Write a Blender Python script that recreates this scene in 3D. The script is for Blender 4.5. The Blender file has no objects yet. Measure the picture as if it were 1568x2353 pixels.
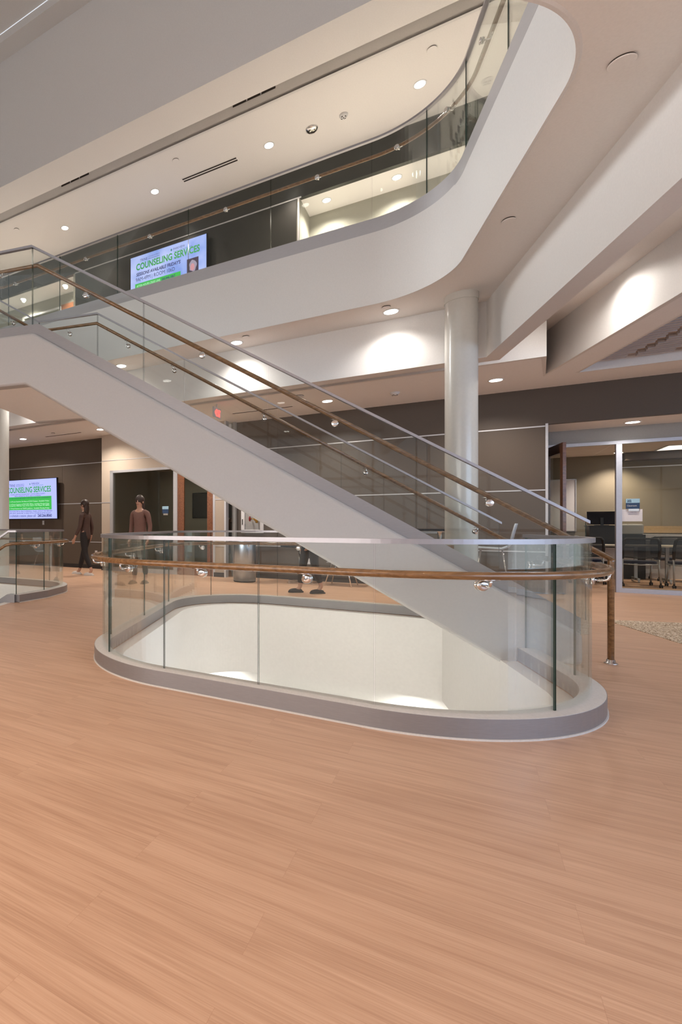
import bpy, bmesh, math, random
from mathutils import Vector, Matrix
from mathutils.geometry import intersect_line_line_2d
random.seed(7)
PI = math.pi
SC = bpy.context.scene
COL = SC.collection

# ------------------------------------------------------------------ camera
CAMH = 1.146
cam_d = bpy.data.cameras.new('camera')
cam = bpy.data.objects.new('camera', cam_d); COL.objects.link(cam)
cam.location = (0, 0, CAMH); cam.rotation_euler = (PI/2, 0, 0)
cam_d.sensor_fit = 'VERTICAL'; cam_d.sensor_height = 36.0
cam_d.lens = 36.0*1210.0/2353.0
cam_d.shift_x = (784.0-262.0)/2353.0          # view camera: shifted frame, level body
cam_d.shift_y = (1207.0-1176.5)/2353.0
cam_d.clip_end = 200
SC.camera = cam
SC.view_settings.view_transform = 'Standard'
SC.view_settings.look = 'None'
SC.view_settings.gamma = 1.0
SC.view_settings.use_curve_mapping = False
SC.view_settings.exposure = 0.30
SC.cycles.transparent_max_bounces = 32
SC.cycles.max_bounces = 10

# ------------------------------------------------------------------ plan axes
def unit(x, y):
    l = math.hypot(x, y); return Vector((x/l, y/l, 0))
A = unit(-1802, 1210); NA = Vector((A.y, -A.x, 0))     # back wall / plank axis and its normal
S = unit(-3362, 1210); NS = Vector((S.y, -S.x, 0))     # stair axis and its normal
def ad(a, d, z=0.0): return A*a + NA*d + Vector((0, 0, z))
def sn(s, n, z=0.0): return S*s + NS*n + Vector((0, 0, z))
def dsx(d, s):
    """point with NA-offset d and S-coordinate s"""
    m = NA.x*S.y - NA.y*S.x
    return Vector(((d*S.y - NA.y*s)/m, (NA.x*s - S.x*d)/m, 0))
def dnx(d, n):
    m = NA.x*NS.y - NA.y*NS.x
    return Vector(((d*NS.y - NA.y*n)/m, (NA.x*n - NS.x*d)/m, 0))
RA = math.atan2(A.y, A.x); RS = math.atan2(S.y, S.x)

# ------------------------------------------------------------------ world, daylight and added fill lights
W = bpy.data.worlds.new('world'); SC.world = W; W.use_nodes = True
W.node_tree.nodes['Background'].inputs[0].default_value = (0.92, 0.94, 1.0, 1)
W.node_tree.nodes['Background'].inputs[1].default_value = 0.7

def area(name, loc, target, sx, sy, power, color):
    l = bpy.data.lights.new(name, 'AREA'); l.shape = 'RECTANGLE'; l.size = sx; l.size_y = sy
    l.energy = power; l.color = color
    o = bpy.data.objects.new(name, l); COL.objects.link(o); o.location = loc
    o.rotation_euler = (Vector(target)-Vector(loc)).to_track_quat('-Z', 'Y').to_euler()
    return o
DAY = (0.50, 0.70, 1.0)
area('daylight_right_windows', sn(-7.6, -0.5, 2.35), sn(0, 1.5, 2.0), 8.0, 2.1, 270, DAY)
area('rear_fill_light', sn(8.0, -6.6, 2.5), sn(4.0, 5, 2.6), 11.0, 2.7, 500, (1.0, 0.95, 0.90))  # added fill from behind, set left to stay out of the stair glass
lw = area('left_end_fill_light', ad(12.4, 6.3, 6.5), sn(-1.66, 4.6, 4.3), 1.8, 2.0, 62, (0.95, 0.97, 1.0)); lw.data.spread = math.radians(50)  # added narrow-spread fill for the right fascia; no window built there
area('upper_fill_light', sn(0, -6.0, 8.0), sn(2, 6, 6.0), 14.0, 3.0, 12, (1.0, 0.95, 0.92))  # added weak fill for the upper floor; no windows built there

# ------------------------------------------------------------------ materials
def principled(name, base, rough=0.5, metal=0.0, spec=0.5, coat=0.0, emis=None, estr=0.0):
    m = bpy.data.materials.new(name); m.use_nodes = True
    b = m.node_tree.nodes['Principled BSDF']
    b.inputs['Base Color'].default_value = (*base, 1)
    b.inputs['Roughness'].default_value = rough
    b.inputs['Metallic'].default_value = metal
    b.inputs['Specular IOR Level'].default_value = spec
    b.inputs['Coat Weight'].default_value = coat
    if emis:
        b.inputs['Emission Color'].default_value = (*emis, 1); b.inputs['Emission Strength'].default_value = estr
    return m
def noisy(m, scale=40, amount=0.08, bump=0.0, stretch=None, rot=0.0, detail=4):
    """fine procedural variation of the base colour, plus an optional bump"""
    nt = m.node_tree; b = nt.nodes['Principled BSDF']; N = nt.nodes.new; L = nt.links.new
    tc = N('ShaderNodeTexCoord'); mp = N('ShaderNodeMapping')
    mp.inputs['Rotation'].default_value = (0, 0, rot)
    if stretch: mp.inputs['Scale'].default_value = stretch
    nz = N('ShaderNodeTexNoise'); nz.inputs['Scale'].default_value = scale; nz.inputs['Detail'].default_value = detail
    L(tc.outputs['Object'], mp.inputs['Vector']); L(mp.outputs[0], nz.inputs['Vector'])
    base = list(b.inputs['Base Color'].default_value)
    rp = N('ShaderNodeValToRGB')
    rp.color_ramp.elements[0].position = 0.3; rp.color_ramp.elements[1].position = 0.7
    rp.color_ramp.elements[0].color = [c*(1-amount) for c in base[:3]]+[1]
    rp.color_ramp.elements[1].color = [min(1, c*(1+amount)) for c in base[:3]]+[1]
    L(nz.outputs['Fac'], rp.inputs[0]); L(rp.outputs[0], b.inputs['Base Color'])
    if bump:
        bp = N('ShaderNodeBump'); bp.inputs['Strength'].default_value = bump; bp.inputs['Distance'].default_value = 0.002
        L(nz.outputs['Fac'], bp.inputs['Height']); L(bp.outputs[0], b.inputs['Normal'])
    return m
M = {}
M['white'] = noisy(principled('white_painted_plaster', (0.76, 0.745, 0.73), 0.55), 60, 0.02, 0.15)
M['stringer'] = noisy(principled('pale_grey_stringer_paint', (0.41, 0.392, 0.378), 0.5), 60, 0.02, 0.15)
M['ceiling'] = noisy(principled('warm_white_ceiling_paint', (0.84, 0.815, 0.79), 0.8, spec=0.2), 60, 0.02)
M['ceiling_low'] = noisy(principled('white_ceiling_paint', (0.88, 0.875, 0.87), 0.8, spec=0.2), 60, 0.02)
M['shaft'] = noisy(principled('bright_white_shaft_paint', (0.88, 0.855, 0.82), 0.7, spec=0.2), 30, 0.02)
M['brown'] = noisy(principled('brown_vinyl_wall_panel', (0.088, 0.066, 0.050), 0.42, spec=0.4), 140, 0.05, 0.03)
M['tan_wall'] = noisy(principled('olive_tan_wall_panel', (0.225, 0.19, 0.14), 0.5, spec=0.3), 120, 0.06)
M['dark_wall'] = noisy(principled('dark_grey_gloss_panel', (0.022, 0.022, 0.018), 0.30, spec=0.5), 3, 0.1)
M['greige'] = noisy(principled('pale_greige_wall_paint', (0.38, 0.37, 0.31), 0.6, spec=0.3), 60, 0.03)
M['beige'] = noisy(principled('beige_wall_paint', (0.46, 0.385, 0.31), 0.55, spec=0.3), 60, 0.03)
M['grey_head'] = noisy(principled('grey_header_paint', (0.34, 0.335, 0.32), 0.5, spec=0.3), 60, 0.03)
M['alu'] = noisy(principled('brushed_anodised_aluminium', (0.29, 0.278, 0.283), 0.38, 0.5), 18, 0.04, 0, (1, 1, 12))
M['alu_light'] = noisy(principled('light_anodised_aluminium', (0.50, 0.49, 0.505), 0.42, 0.35), 18, 0.03, 0, (1, 1, 12))
M['cap'] = noisy(principled('satin_aluminium_cap', (0.39, 0.375, 0.395), 0.34, 0.7), 30, 0.03)
M['trim'] = noisy(principled('aluminium_trim', (0.55, 0.55, 0.57), 0.4, 0.6), 30, 0.03)
M['frame'] = noisy(principled('clear_anodised_frame', (0.50, 0.51, 0.56), 0.4, 0.6), 30, 0.03)
M['sealant'] = noisy(principled('pale_sealant', (0.62, 0.58, 0.54), 0.7), 80, 0.05)
M['chrome'] = noisy(principled('polished_stainless_steel', (0.74, 0.72, 0.70), 0.14, 1.0), 20, 0.02)
M['steel'] = noisy(principled('brushed_stainless_steel', (0.46, 0.56, 0.68), 0.30, 1.0), 14, 0.05, 0, (1, 1, 0.03))  # base tinted blue to stand in for a blue reflection
M['column'] = noisy(principled('satin_column_paint', (0.60, 0.59, 0.55), 0.24, 0.0, coat=0.2), 30, 0.02)
M['black'] = noisy(principled('matt_black_plastic', (0.012, 0.011, 0.011), 0.45), 60, 0.1)
M['bezel'] = noisy(principled('glossy_black_bezel', (0.008, 0.008, 0.012), 0.2), 60, 0.1)
M['mesh'] = noisy(principled('black_mesh_fabric', (0.035, 0.04, 0.05), 0.8), 400, 0.6)
M['navy'] = noisy(principled('navy_seat_fabric', (0.008, 0.012, 0.035), 0.85), 200, 0.2)
M['grey_leg'] = noisy(principled('silver_painted_leg', (0.42, 0.42, 0.42), 0.35, 0.5), 40, 0.03)
M['base'] = noisy(principled('dark_rubber_baseboard', (0.018, 0.015, 0.014), 0.5), 60, 0.1)
M['laminate'] = noisy(principled('pale_laminate_top', (0.50, 0.45, 0.38), 0.4), 30, 0.05)
M['oak'] = noisy(principled('oak_counter_strip', (0.36, 0.24, 0.12), 0.5), 6, 0.12, 0, (1, 12, 12), RA)
M['plastic_white'] = noisy(principled('white_plastic', (0.68, 0.68, 0.68), 0.4), 40, 0.02)
M['shell'] = noisy(principled('pale_blue_grey_plastic', (0.40, 0.44, 0.50), 0.4), 40, 0.02)
M['paper'] = noisy(principled('white_paper', (0.75, 0.72, 0.74), 0.7), 40, 0.02)
M['sign_blue'] = noisy(principled('navy_sign_face', (0.02, 0.05, 0.12), 0.4), 40, 0.05)
M['sign_pale'] = noisy(principled('pale_blue_sign_face', (0.35, 0.55, 0.68), 0.4), 40, 0.05)
M['red'] = noisy(principled('red_valve_paint', (0.25, 0.008, 0.01), 0.35), 40, 0.05)
M['brass'] = noisy(principled('brass', (0.55, 0.36, 0.10), 0.3, 1.0), 40, 0.05)
M['slat'] = noisy(principled('white_ceiling_baffle', (0.52, 0.49, 0.49), 0.6), 40, 0.03)
M['gap'] = noisy(principled('dark_baffle_gap', (0.36, 0.31, 0.29), 0.8), 40, 0.05)
M['slot'] = noisy(principled('dark_slot', (0.03, 0.022, 0.018), 0.8), 40, 0.05)
M['skin'] = noisy(principled('skin', (0.46, 0.26, 0.18), 0.5), 60, 0.05)
M['hair'] = noisy(principled('brown_hair', (0.035, 0.018, 0.012), 0.5), 90, 0.3)
M['cloth_dark'] = noisy(principled('black_cloth', (0.016, 0.013, 0.013), 0.85), 150, 0.2)
M['cloth_brown'] = noisy(principled('dark_brown_cloth', (0.075, 0.042, 0.034), 0.85), 150, 0.2)
M['cloth_rose'] = noisy(principled('dusty_rose_cloth', (0.16, 0.082, 0.066), 0.85), 150, 0.2)
M['shoe_white'] = noisy(principled('white_canvas_shoe', (0.55, 0.5, 0.46), 0.7), 150, 0.05)
M['lamp'] = principled('lit_lamp_lens', (1, 1, 1), 0.4, emis=(1.0, 0.93, 0.84), estr=9.0)
M['cove'] = principled('lit_cove_strip', (1, 1, 1), 0.4, emis=(1.0, 0.93, 0.9), estr=3.0)
M['troffer'] = principled('lit_ceiling_panel', (1, 1, 1), 0.4, emis=(1.0, 0.9, 0.82), estr=1.3)
M['exit_red'] = principled('lit_red_letters', (0.9, 0.1, 0.08), 0.4, emis=(1.0, 0.10, 0.09), estr=1.6)

def wood(name, c1, c2, rot, rough=0.3, coat=0.3, sc=1.0, axis='XY'):
    m = principled(name, c1, rough, coat=coat)
    nt = m.node_tree; b = nt.nodes['Principled BSDF']; N = nt.nodes.new; L = nt.links.new
    tc = N('ShaderNodeTexCoord'); mp = N('ShaderNodeMapping')
    mp.inputs['Rotation'].default_value = rot; mp.inputs['Scale'].default_value = (1.2*sc, 22*sc, 22*sc)
    nz = N('ShaderNodeTexNoise'); nz.inputs['Scale'].default_value = 2.2; nz.inputs['Detail'].default_value = 6
    nz.inputs['Distortion'].default_value = 0.4
    rp = N('ShaderNodeValToRGB'); rp.color_ramp.elements[0].position = 0.35; rp.color_ramp.elements[1].position = 0.68
    rp.color_ramp.elements[0].color = (*c2, 1); rp.color_ramp.elements[1].color = (*c1, 1)
    L(tc.outputs['Object'], mp.inputs[0]); L(mp.outputs[0], nz.inputs['Vector']); L(nz.outputs['Fac'], rp.inputs[0])
    L(rp.outputs[0], b.inputs['Base Color'])
    return m
M['rail'] = wood('stained_oak_handrail', (0.28, 0.142, 0.055), (0.155, 0.076, 0.029), (0, 0, -RA), 0.26, 0.4)
M['door'] = wood('dark_walnut_door', (0.17, 0.075, 0.042), (0.075, 0.032, 0.018), (0, PI/2, 0), 0.35, 0.2)
M['door_oak'] = wood('red_oak_door', (0.27, 0.105, 0.045), (0.17, 0.06, 0.026), (0, PI/2, 0), 0.35, 0.2)

def plank_floor():
    m = principled('light_oak_plank_floor', (0.6, 0.4, 0.25), 0.42, spec=0.35)
    nt = m.node_tree; b = nt.nodes['Principled BSDF']; N = nt.nodes.new; L = nt.links.new
    tc = N('ShaderNodeTexCoord')
    rotm = N('ShaderNodeMapping'); rotm.inputs['Rotation'].default_value = (0, 0, -RA)
    rotm.inputs['Location'].default_value = (0.27, 0.062, 0)
    L(tc.outputs['Object'], rotm.inputs[0])
    br = N('ShaderNodeTexBrick')                     # planks 0.185 x 1.22 m
    br.inputs['Scale'].default_value = 1.0; br.inputs['Brick Width'].default_value = 1.22
    br.inputs['Row Height'].default_value = 0.185; br.inputs['Mortar Size'].default_value = 0.0003
    br.offset = 0.37; br.offset_frequency = 2
    br.inputs['Color1'].default_value = (0.2, 0.2, 0.2, 1); br.inputs['Color2'].default_value = (0.8, 0.8, 0.8, 1)
    br.inputs['Mortar'].default_value = (0.5, 0.5, 0.5, 1)
    L(rotm.outputs[0], br.inputs['Vector'])
    # per-plank shift of the grain
    add = N('ShaderNodeVectorMath'); add.operation = 'MULTIPLY_ADD'
    cmb = N('ShaderNodeCombineXYZ'); sp = N('ShaderNodeSeparateColor')
    L(br.outputs['Color'], sp.inputs[0]); L(sp.outputs[0], cmb.inputs[0]); L(sp.outputs[0], cmb.inputs[1]); L(sp.outputs[0], cmb.inputs[2])
    L(cmb.outputs[0], add.inputs[0]); add.inputs[1].default_value = (9, 5, 7); L(rotm.outputs[0], add.inputs[2])
    def grain(sx, sy, scale, detail, dist, p0, p1):
        mp = N('ShaderNodeMapping'); mp.inputs['Scale'].default_value = (sx, sy, 1)
        L(add.outputs[0], mp.inputs[0])
        nz = N('ShaderNodeTexNoise'); nz.inputs['Scale'].default_value = scale
        nz.inputs['Detail'].default_value = detail; nz.inputs['Distortion'].default_value = dist
        L(mp.outputs[0], nz.inputs['Vector'])
        r = N('ShaderNodeMapRange'); r.inputs[1].default_value = p0; r.inputs[2].default_value = p1
        L(nz.outputs['Fac'], r.inputs[0]); return r.outputs[0]
    g1 = grain(0.9, 14, 1.5, 5, 0.6, 0.35, 0.65)      # broad figure
    g2 = grain(2.5, 120, 1.6, 3, 0.2, 0.3, 0.7)       # fine streaks
    g3 = grain(1.0, 1.6, 0.9, 2, 0.0, 0.3, 0.7)       # slow tone
    mx1 = N('ShaderNodeMath'); mx1.operation = 'MULTIPLY_ADD'; L(g2, mx1.inputs[0]); mx1.inputs[1].default_value = 0.42
    mh = N('ShaderNodeMath'); mh.operation = 'MULTIPLY'; L(g1, mh.inputs[0]); mh.inputs[1].default_value = 0.36
    L(mh.outputs[0], mx1.inputs[2])
    mx2 = N('ShaderNodeMath'); mx2.operation = 'MULTIPLY_ADD'; L(g3, mx2.inputs[0]); mx2.inputs[1].default_value = 0.09
    L(mx1.outputs[0], mx2.inputs[2])
    rp = N('ShaderNodeValToRGB'); L(mx2.outputs[0], rp.inputs[0])
    e = rp.color_ramp.elements
    e[0].position = 0.02; e[0].color = (0.44, 0.255, 0.160, 1)
    e[1].position = 0.86; e[1].color = (0.655, 0.425, 0.290, 1)
    e2 = rp.color_ramp.elements.new(0.44); e2.color = (0.56, 0.345, 0.225, 1)
    dk = N('ShaderNodeMixRGB'); dk.blend_type = 'MULTIPLY'; dk.inputs[2].default_value = (0.7, 0.62, 0.58, 1)
    L(br.outputs['Fac'], dk.inputs[0]); L(rp.outputs[0], dk.inputs[1]); L(dk.outputs[0], b.inputs['Base Color'])
    bp = N('ShaderNodeBump'); bp.inputs['Strength'].default_value = 0.12; bp.inputs['Distance'].default_value = 0.001
    L(g2, bp.inputs['Height']); L(bp.outputs[0], b.inputs['Normal'])
    return m
M['floor'] = plank_floor()

def speckle():
    m = principled('speckled_walkoff_carpet', (0.5, 0.4, 0.3), 0.9, spec=0.1)
    nt = m.node_tree; b = nt.nodes['Principled BSDF']; N = nt.nodes.new; L = nt.links.new
    tc = N('ShaderNodeTexCoord'); v = N('ShaderNodeTexVoronoi'); v.inputs['Scale'].default_value = 100
    L(tc.outputs['Object'], v.inputs['Vector'])
    sp = N('ShaderNodeSeparateColor'); L(v.outputs['Color'], sp.inputs[0])
    rp = N('ShaderNodeValToRGB'); e = rp.color_ramp.elements; rp.color_ramp.interpolation = 'CONSTANT'
    e[0].color = (0.16, 0.10, 0.06, 1); e[1].position = 0.22; e[1].color = (0.56, 0.45, 0.33, 1)
    x = e.new(0.55); x.color = (0.72, 0.62, 0.50, 1); x = e.new(0.8); x.color = (0.36, 0.27, 0.18, 1)
    L(sp.outputs[0], rp.inputs[0]); L(rp.outputs[0], b.inputs['Base Color'])
    return m
M['speckle'] = speckle()

def glass_mat(name, tint, refl=1.0):
    """thin architectural glazing: clear transmission with a Fresnel mirror on each face"""
    m = bpy.data.materials.new(name); m.use_nodes = True; nt = m.node_tree; nt.nodes.clear()
    N = nt.nodes.new; L = nt.links.new
    out = N('ShaderNodeOutputMaterial'); mix = N('ShaderNodeMixShader'); tr = N('ShaderNodeBsdfTransparent')
    gl = N('ShaderNodeBsdfGlossy'); fr = N('ShaderNodeFresnel'); mu = N('ShaderNodeMath'); mu.operation = 'MULTIPLY'
    tr.inputs[0].default_value = (*tint, 1); gl.inputs['Roughness'].default_value = 0.0
    gl.inputs[0].default_value = (0.95, 1.0, 1.0, 1)
    fr.inputs['IOR'].default_value = 1.5; mu.inputs[1].default_value = refl; mu.use_clamp = True
    L(fr.outputs[0], mu.inputs[0]); L(mu.outputs[0], mix.inputs[0]); L(tr.outputs[0], mix.inputs[1]); L(gl.outputs[0], mix.inputs[2])
    L(mix.outputs[0], out.inputs[0]); return m
M['glass'] = glass_mat('clear_guard_glass', (0.972, 0.980, 0.970), 0.38)
M['pane'] = glass_mat('tinted_office_glass', (0.90, 0.90, 0.86), 0.3)
M['edge'] = principled('dark_green_glass_edge', (0.03, 0.06, 0.05), 0.15)

def tile_ceiling():
    m = principled('lay_in_ceiling_tile', (0.42, 0.33, 0.27), 0.9, spec=0.1)
    nt = m.node_tree; b = nt.nodes['Principled BSDF']; N = nt.nodes.new; L = nt.links.new
    tc = N('ShaderNodeTexCoord'); mp = N('ShaderNodeMapping'); mp.inputs['Rotation'].default_value = (0, 0, -RA)
    br = N('ShaderNodeTexBrick'); br.offset = 0; br.inputs['Scale'].default_value = 1; br.inputs['Brick Width'].default_value = 1.2
    br.inputs['Row Height'].default_value = 0.6; br.inputs['Mortar Size'].default_value = 0.008
    br.inputs['Color1'].default_value = (0.72, 0.62, 0.54, 1); br.inputs['Color2'].default_value = (0.69, 0.59, 0.51, 1)
    br.inputs['Mortar'].default_value = (0.85, 0.78, 0.70, 1)
    L(tc.outputs['Object'], mp.inputs[0]); L(mp.outputs[0], br.inputs['Vector']); L(br.outputs['Color'], b.inputs['Base Color'])
    return m
M['tile'] = tile_ceiling()

# ------------------------------------------------------------------ mesh helpers
def obj(name, bm, mat, parent=None, smooth=False, recalc=True):
    if recalc: bmesh.ops.recalc_face_normals(bm, faces=bm.faces)
    me = bpy.data.meshes.new(name); bm.to_mesh(me); bm.free()
    for m in (mat if isinstance(mat, (list, tuple)) else [mat]): me.materials.append(m)
    if smooth:
        for p in me.polygons: p.use_smooth = True
    o = bpy.data.objects.new(name, me); COL.objects.link(o)
    if parent is not None: o.parent = parent; o.matrix_parent_inverse = parent.matrix_world.inverted() if False else Matrix.Translation(-parent.location) if parent.type == 'EMPTY' and parent.rotation_euler.z == 0 else Matrix.Identity(4)
    return o
def tag(o, label, cat, group=None, kind=None):
    o['label'] = label; o['category'] = cat
    if group: o['group'] = group
    if kind: o['kind'] = kind
    return o
def thing(name, label, cat, loc=(0, 0, 0), rz=0.0, group=None):
    """an Empty at the base of a thing; its parts are built in world space when rz is 0, else in its own space"""
    o = bpy.data.objects.new(name, None); COL.objects.link(o); o.location = loc; o.rotation_euler = (0, 0, rz)
    o.empty_display_size = 0.2
    return tag(o, label, cat, group)
def local_obj(name, bm, mat, parent, smooth=False):
    """mesh given in the parent's own space"""
    o = obj(name, bm, mat, None, smooth); o.parent = parent; return o
def struct(name, bm, mat, smooth=False):
    o = obj(name, bm, mat, None, smooth); o['kind'] = 'structure'; return o
def dup(root, loc, rz, label, group=None):
    r = root.copy(); COL.objects.link(r); r.location = loc; r.rotation_euler = (0, 0, rz); r['label'] = label
    if group: r['group'] = group
    for ch in list(root.children):
        c = ch.copy(); COL.objects.link(c); c.parent = r
        for g in list(ch.children):
            e = g.copy(); COL.objects.link(e); e.parent = c
    return r
def box(bm, c, sx, sy, sz, rz=0.0, rot=None):
    m = rot if rot is not None else Matrix.Rotation(rz, 4, 'Z')
    vs = []
    for z in (-1, 1):
        for x, y in ((-1, -1), (1, -1), (1, 1), (-1, 1)):
            vs.append(bm.verts.new(Vector(c) + (m @ Vector((x*sx/2, y*sy/2, z*sz/2)))))
    for f in ((0, 3, 2, 1), (4, 5, 6, 7), (0, 1, 5, 4), (1, 2, 6, 5), (2, 3, 7, 6), (3, 0, 4, 7)):
        bm.faces.new([vs[i] for i in f])
    return vs
def abox(bm, a0, a1, d0, d1, z0, z1):
    box(bm, ad((a0+a1)/2, (d0+d1)/2, (z0+z1)/2), abs(a1-a0), abs(d1-d0), abs(z1-z0), RA)
def sbox(bm, s0, s1, n0, n1, z0, z1):
    box(bm, sn((s0+s1)/2, (n0+n1)/2, (z0+z1)/2), abs(s1-s0), abs(n1-n0), abs(z1-z0), RS)
def prism(bm, pts, z0, z1):
    """vertical prism over a plan polygon"""
    lo = [bm.verts.new((p[0], p[1], z0)) for p in pts]; hi = [bm.verts.new((p[0], p[1], z1)) for p in pts]
    n = len(pts)
    bm.faces.new(lo[::-1]); bm.faces.new(hi)
    for i in range(n): bm.faces.new((lo[i], lo[(i+1) % n], hi[(i+1) % n], hi[i]))
def slab(bm, outer, holes, z0, z1, rim=True):
    """slab with holes: triangulated top and bottom, plus its vertical faces"""
    for z, flip in ((z0, True), (z1, False)):
        edges = []
        for loop in [outer]+holes:
            vs = [bm.verts.new((p[0], p[1], z)) for p in loop]
            for i in range(len(vs)): edges.append(bm.edges.new((vs[i], vs[(i+1) % len(vs)])))
        bmesh.ops.triangle_fill(bm, use_beauty=True, use_dissolve=False, edges=edges, normal=(0, 0, -1 if flip else 1))
    if rim:
        for loop in [outer]+holes:
            n = len(loop)
            for i in range(n):
                p, q = loop[i], loop[(i+1) % n]
                bm.faces.new([bm.verts.new(v) for v in ((p[0], p[1], z0), (q[0], q[1], z0), (q[0], q[1], z1), (p[0], p[1], z1))])
    bmesh.ops.remove_doubles(bm, verts=bm.verts, dist=1e-5)
def cyl(bm, p0, p1, r0, r1=None, seg=20, caps=True):
    r1 = r0 if r1 is None else r1
    p0, p1 = Vector(p0), Vector(p1); d = (p1-p0).normalized()
    u = d.orthogonal().normalized(); v = d.cross(u)
    a = [bm.verts.new(p0+(u*math.cos(2*PI*i/seg)+v*math.sin(2*PI*i/seg))*r0) for i in range(seg)]
    b = [bm.verts.new(p1+(u*math.cos(2*PI*i/seg)+v*math.sin(2*PI*i/seg))*r1) for i in range(seg)]
    for i in range(seg): bm.faces.new((a[i], a[(i+1) % seg], b[(i+1) % seg], b[i]))
    if caps: bm.faces.new(a[::-1]); bm.faces.new(b)
def lathe(bm, c, prof, seg=32, axis=None):
    """profile [(r, h)] turned about an axis through c (default z)"""
    d = Vector(axis or (0, 0, 1)).normalized(); u = d.orthogonal().normalized(); v = d.cross(u); c = Vector(c)
    rings = []
    for r, h in prof:
        rings.append([bm.verts.new(c+d*h+(u*math.cos(2*PI*i/seg)+v*math.sin(2*PI*i/seg))*max(r, 1e-4)) for i in range(seg)])
    for a, b in zip(rings, rings[1:]):
        for i in range(seg): bm.faces.new((a[i], a[(i+1) % seg], b[(i+1) % seg], b[i]))
    bm.faces.new(rings[0][::-1]); bm.faces.new(rings[-1])
def tube(bm, pts, r, seg=12, closed=False, caps=True):
    pts = [Vector(p) for p in pts]; n = len(pts); rings = []
    prev = None
    for i in range(n):
        if closed: t = (pts[(i+1) % n]-pts[i-1]).normalized()
        elif i == 0: t = (pts[1]-pts[0]).normalized()
        elif i == n-1: t = (pts[-1]-pts[-2]).normalized()
        else: t = ((pts[i+1]-pts[i]).normalized()+(pts[i]-pts[i-1]).normalized()).normalized()
        u = prev - t*prev.dot(t) if prev is not None else (Vector((0, 0, 1))-t*t.z if abs(t.z) < 0.95 else t.orthogonal())
        u.normalize(); prev = u; v = t.cross(u)
        k = 1.0
        if 0 < i < n-1:
            k = 1.0/max(0.5, math.sqrt((1+(pts[i+1]-pts[i]).normalized().dot((pts[i]-pts[i-1]).normalized()))/2))
        rr = r[i] if isinstance(r, (list, tuple)) else r
        rings.append([bm.verts.new(pts[i]+(u*math.cos(2*PI*j/seg)+v*math.sin(2*PI*j/seg))*rr) for j in range(seg)])
    m = n if closed else n-1
    for i in range(m):
        a, b = rings[i], rings[(i+1) % n]
        for j in range(seg): bm.faces.new((a[j], a[(j+1) % seg], b[(j+1) % seg], b[j]))
    if caps and not closed: bm.faces.new(rings[0][::-1]); bm.faces.new(rings[-1])
def normals2d(path, closed=False):
    """mitred horizontal left normals along a plan path"""
    n = len(path); out = []
    for i in range(n):
        def dirn(p, q):
            v = Vector((q[0]-p[0], q[1]-p[1], 0)); return v.normalized() if v.length > 1e-9 else None
        d0 = dirn(path[i-1], path[i]) if (i > 0 or closed) else None
        d1 = dirn(path[i], path[(i+1) % n]) if (i < n-1 or closed) else None
        d0 = d0 or d1; d1 = d1 or d0
        t = (d0+d1).normalized(); nrm = Vector((-t.y, t.x, 0)); c = max(0.35, nrm.dot(Vector((-d0.y, d0.x, 0))))
        out.append(nrm/c)
    return out
def sweep(bm, path, prof, closed=False, mat_end=None):
    """prof: closed list of (offset, dz) about each 3-D path point; offset is along the left normal"""
    nr = normals2d(path, closed); rings = []
    for p, n in zip(path, nr):
        p = Vector(p); rings.append([bm.verts.new(p+n*o+Vector((0, 0, z))) for o, z in prof])
    k = len(prof); m = len(path) if closed else len(path)-1
    for i in range(m):
        a, b = rings[i], rings[(i+1) % len(path)]
        for j in range(k): bm.faces.new((a[j], a[(j+1) % k], b[(j+1) % k], b[j]))
    if not closed:
        for r in (rings[0][::-1], rings[-1]):
            f = bm.faces.new(r)
            if mat_end is not None: f.material_index = mat_end
def rect(o0, o1, z0, z1): return [(o0, z0), (o1, z0), (o1, z1), (o0, z1)]
def fillet(poly, radii, closed=True, seg=14):
    out = []; n = len(poly)
    for i in range(n):
        p = Vector((poly[i][0], poly[i][1], 0)); r = radii[i]
        if r <= 0 or (not closed and i in (0, n-1)): out.append(p); continue
        a = (Vector((poly[i-1][0], poly[i-1][1], 0))-p).normalized(); b = (Vector((poly[(i+1) % n][0], poly[(i+1) % n][1], 0))-p).normalized()
        half = math.acos(max(-1, min(1, a.dot(b))))/2
        t = r/math.tan(half); c = p+(a+b).normalized()*(r/math.sin(half))
        p0, p1 = p+a*t, p+b*t; v0, v1 = p0-c, p1-c
        ang = math.acos(max(-1, min(1, v0.dot(v1)/(r*r)))); sg = 1 if v0.cross(v1).z > 0 else -1
        m = max(4, int(seg*ang/1.2)*2)
        for k in range(m+1): out.append(c+Matrix.Rotation(sg*ang*k/m, 3, 'Z') @ v0)
    return out
def with_z(path, z): return [Vector((p[0], p[1], z)) for p in path]
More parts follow.
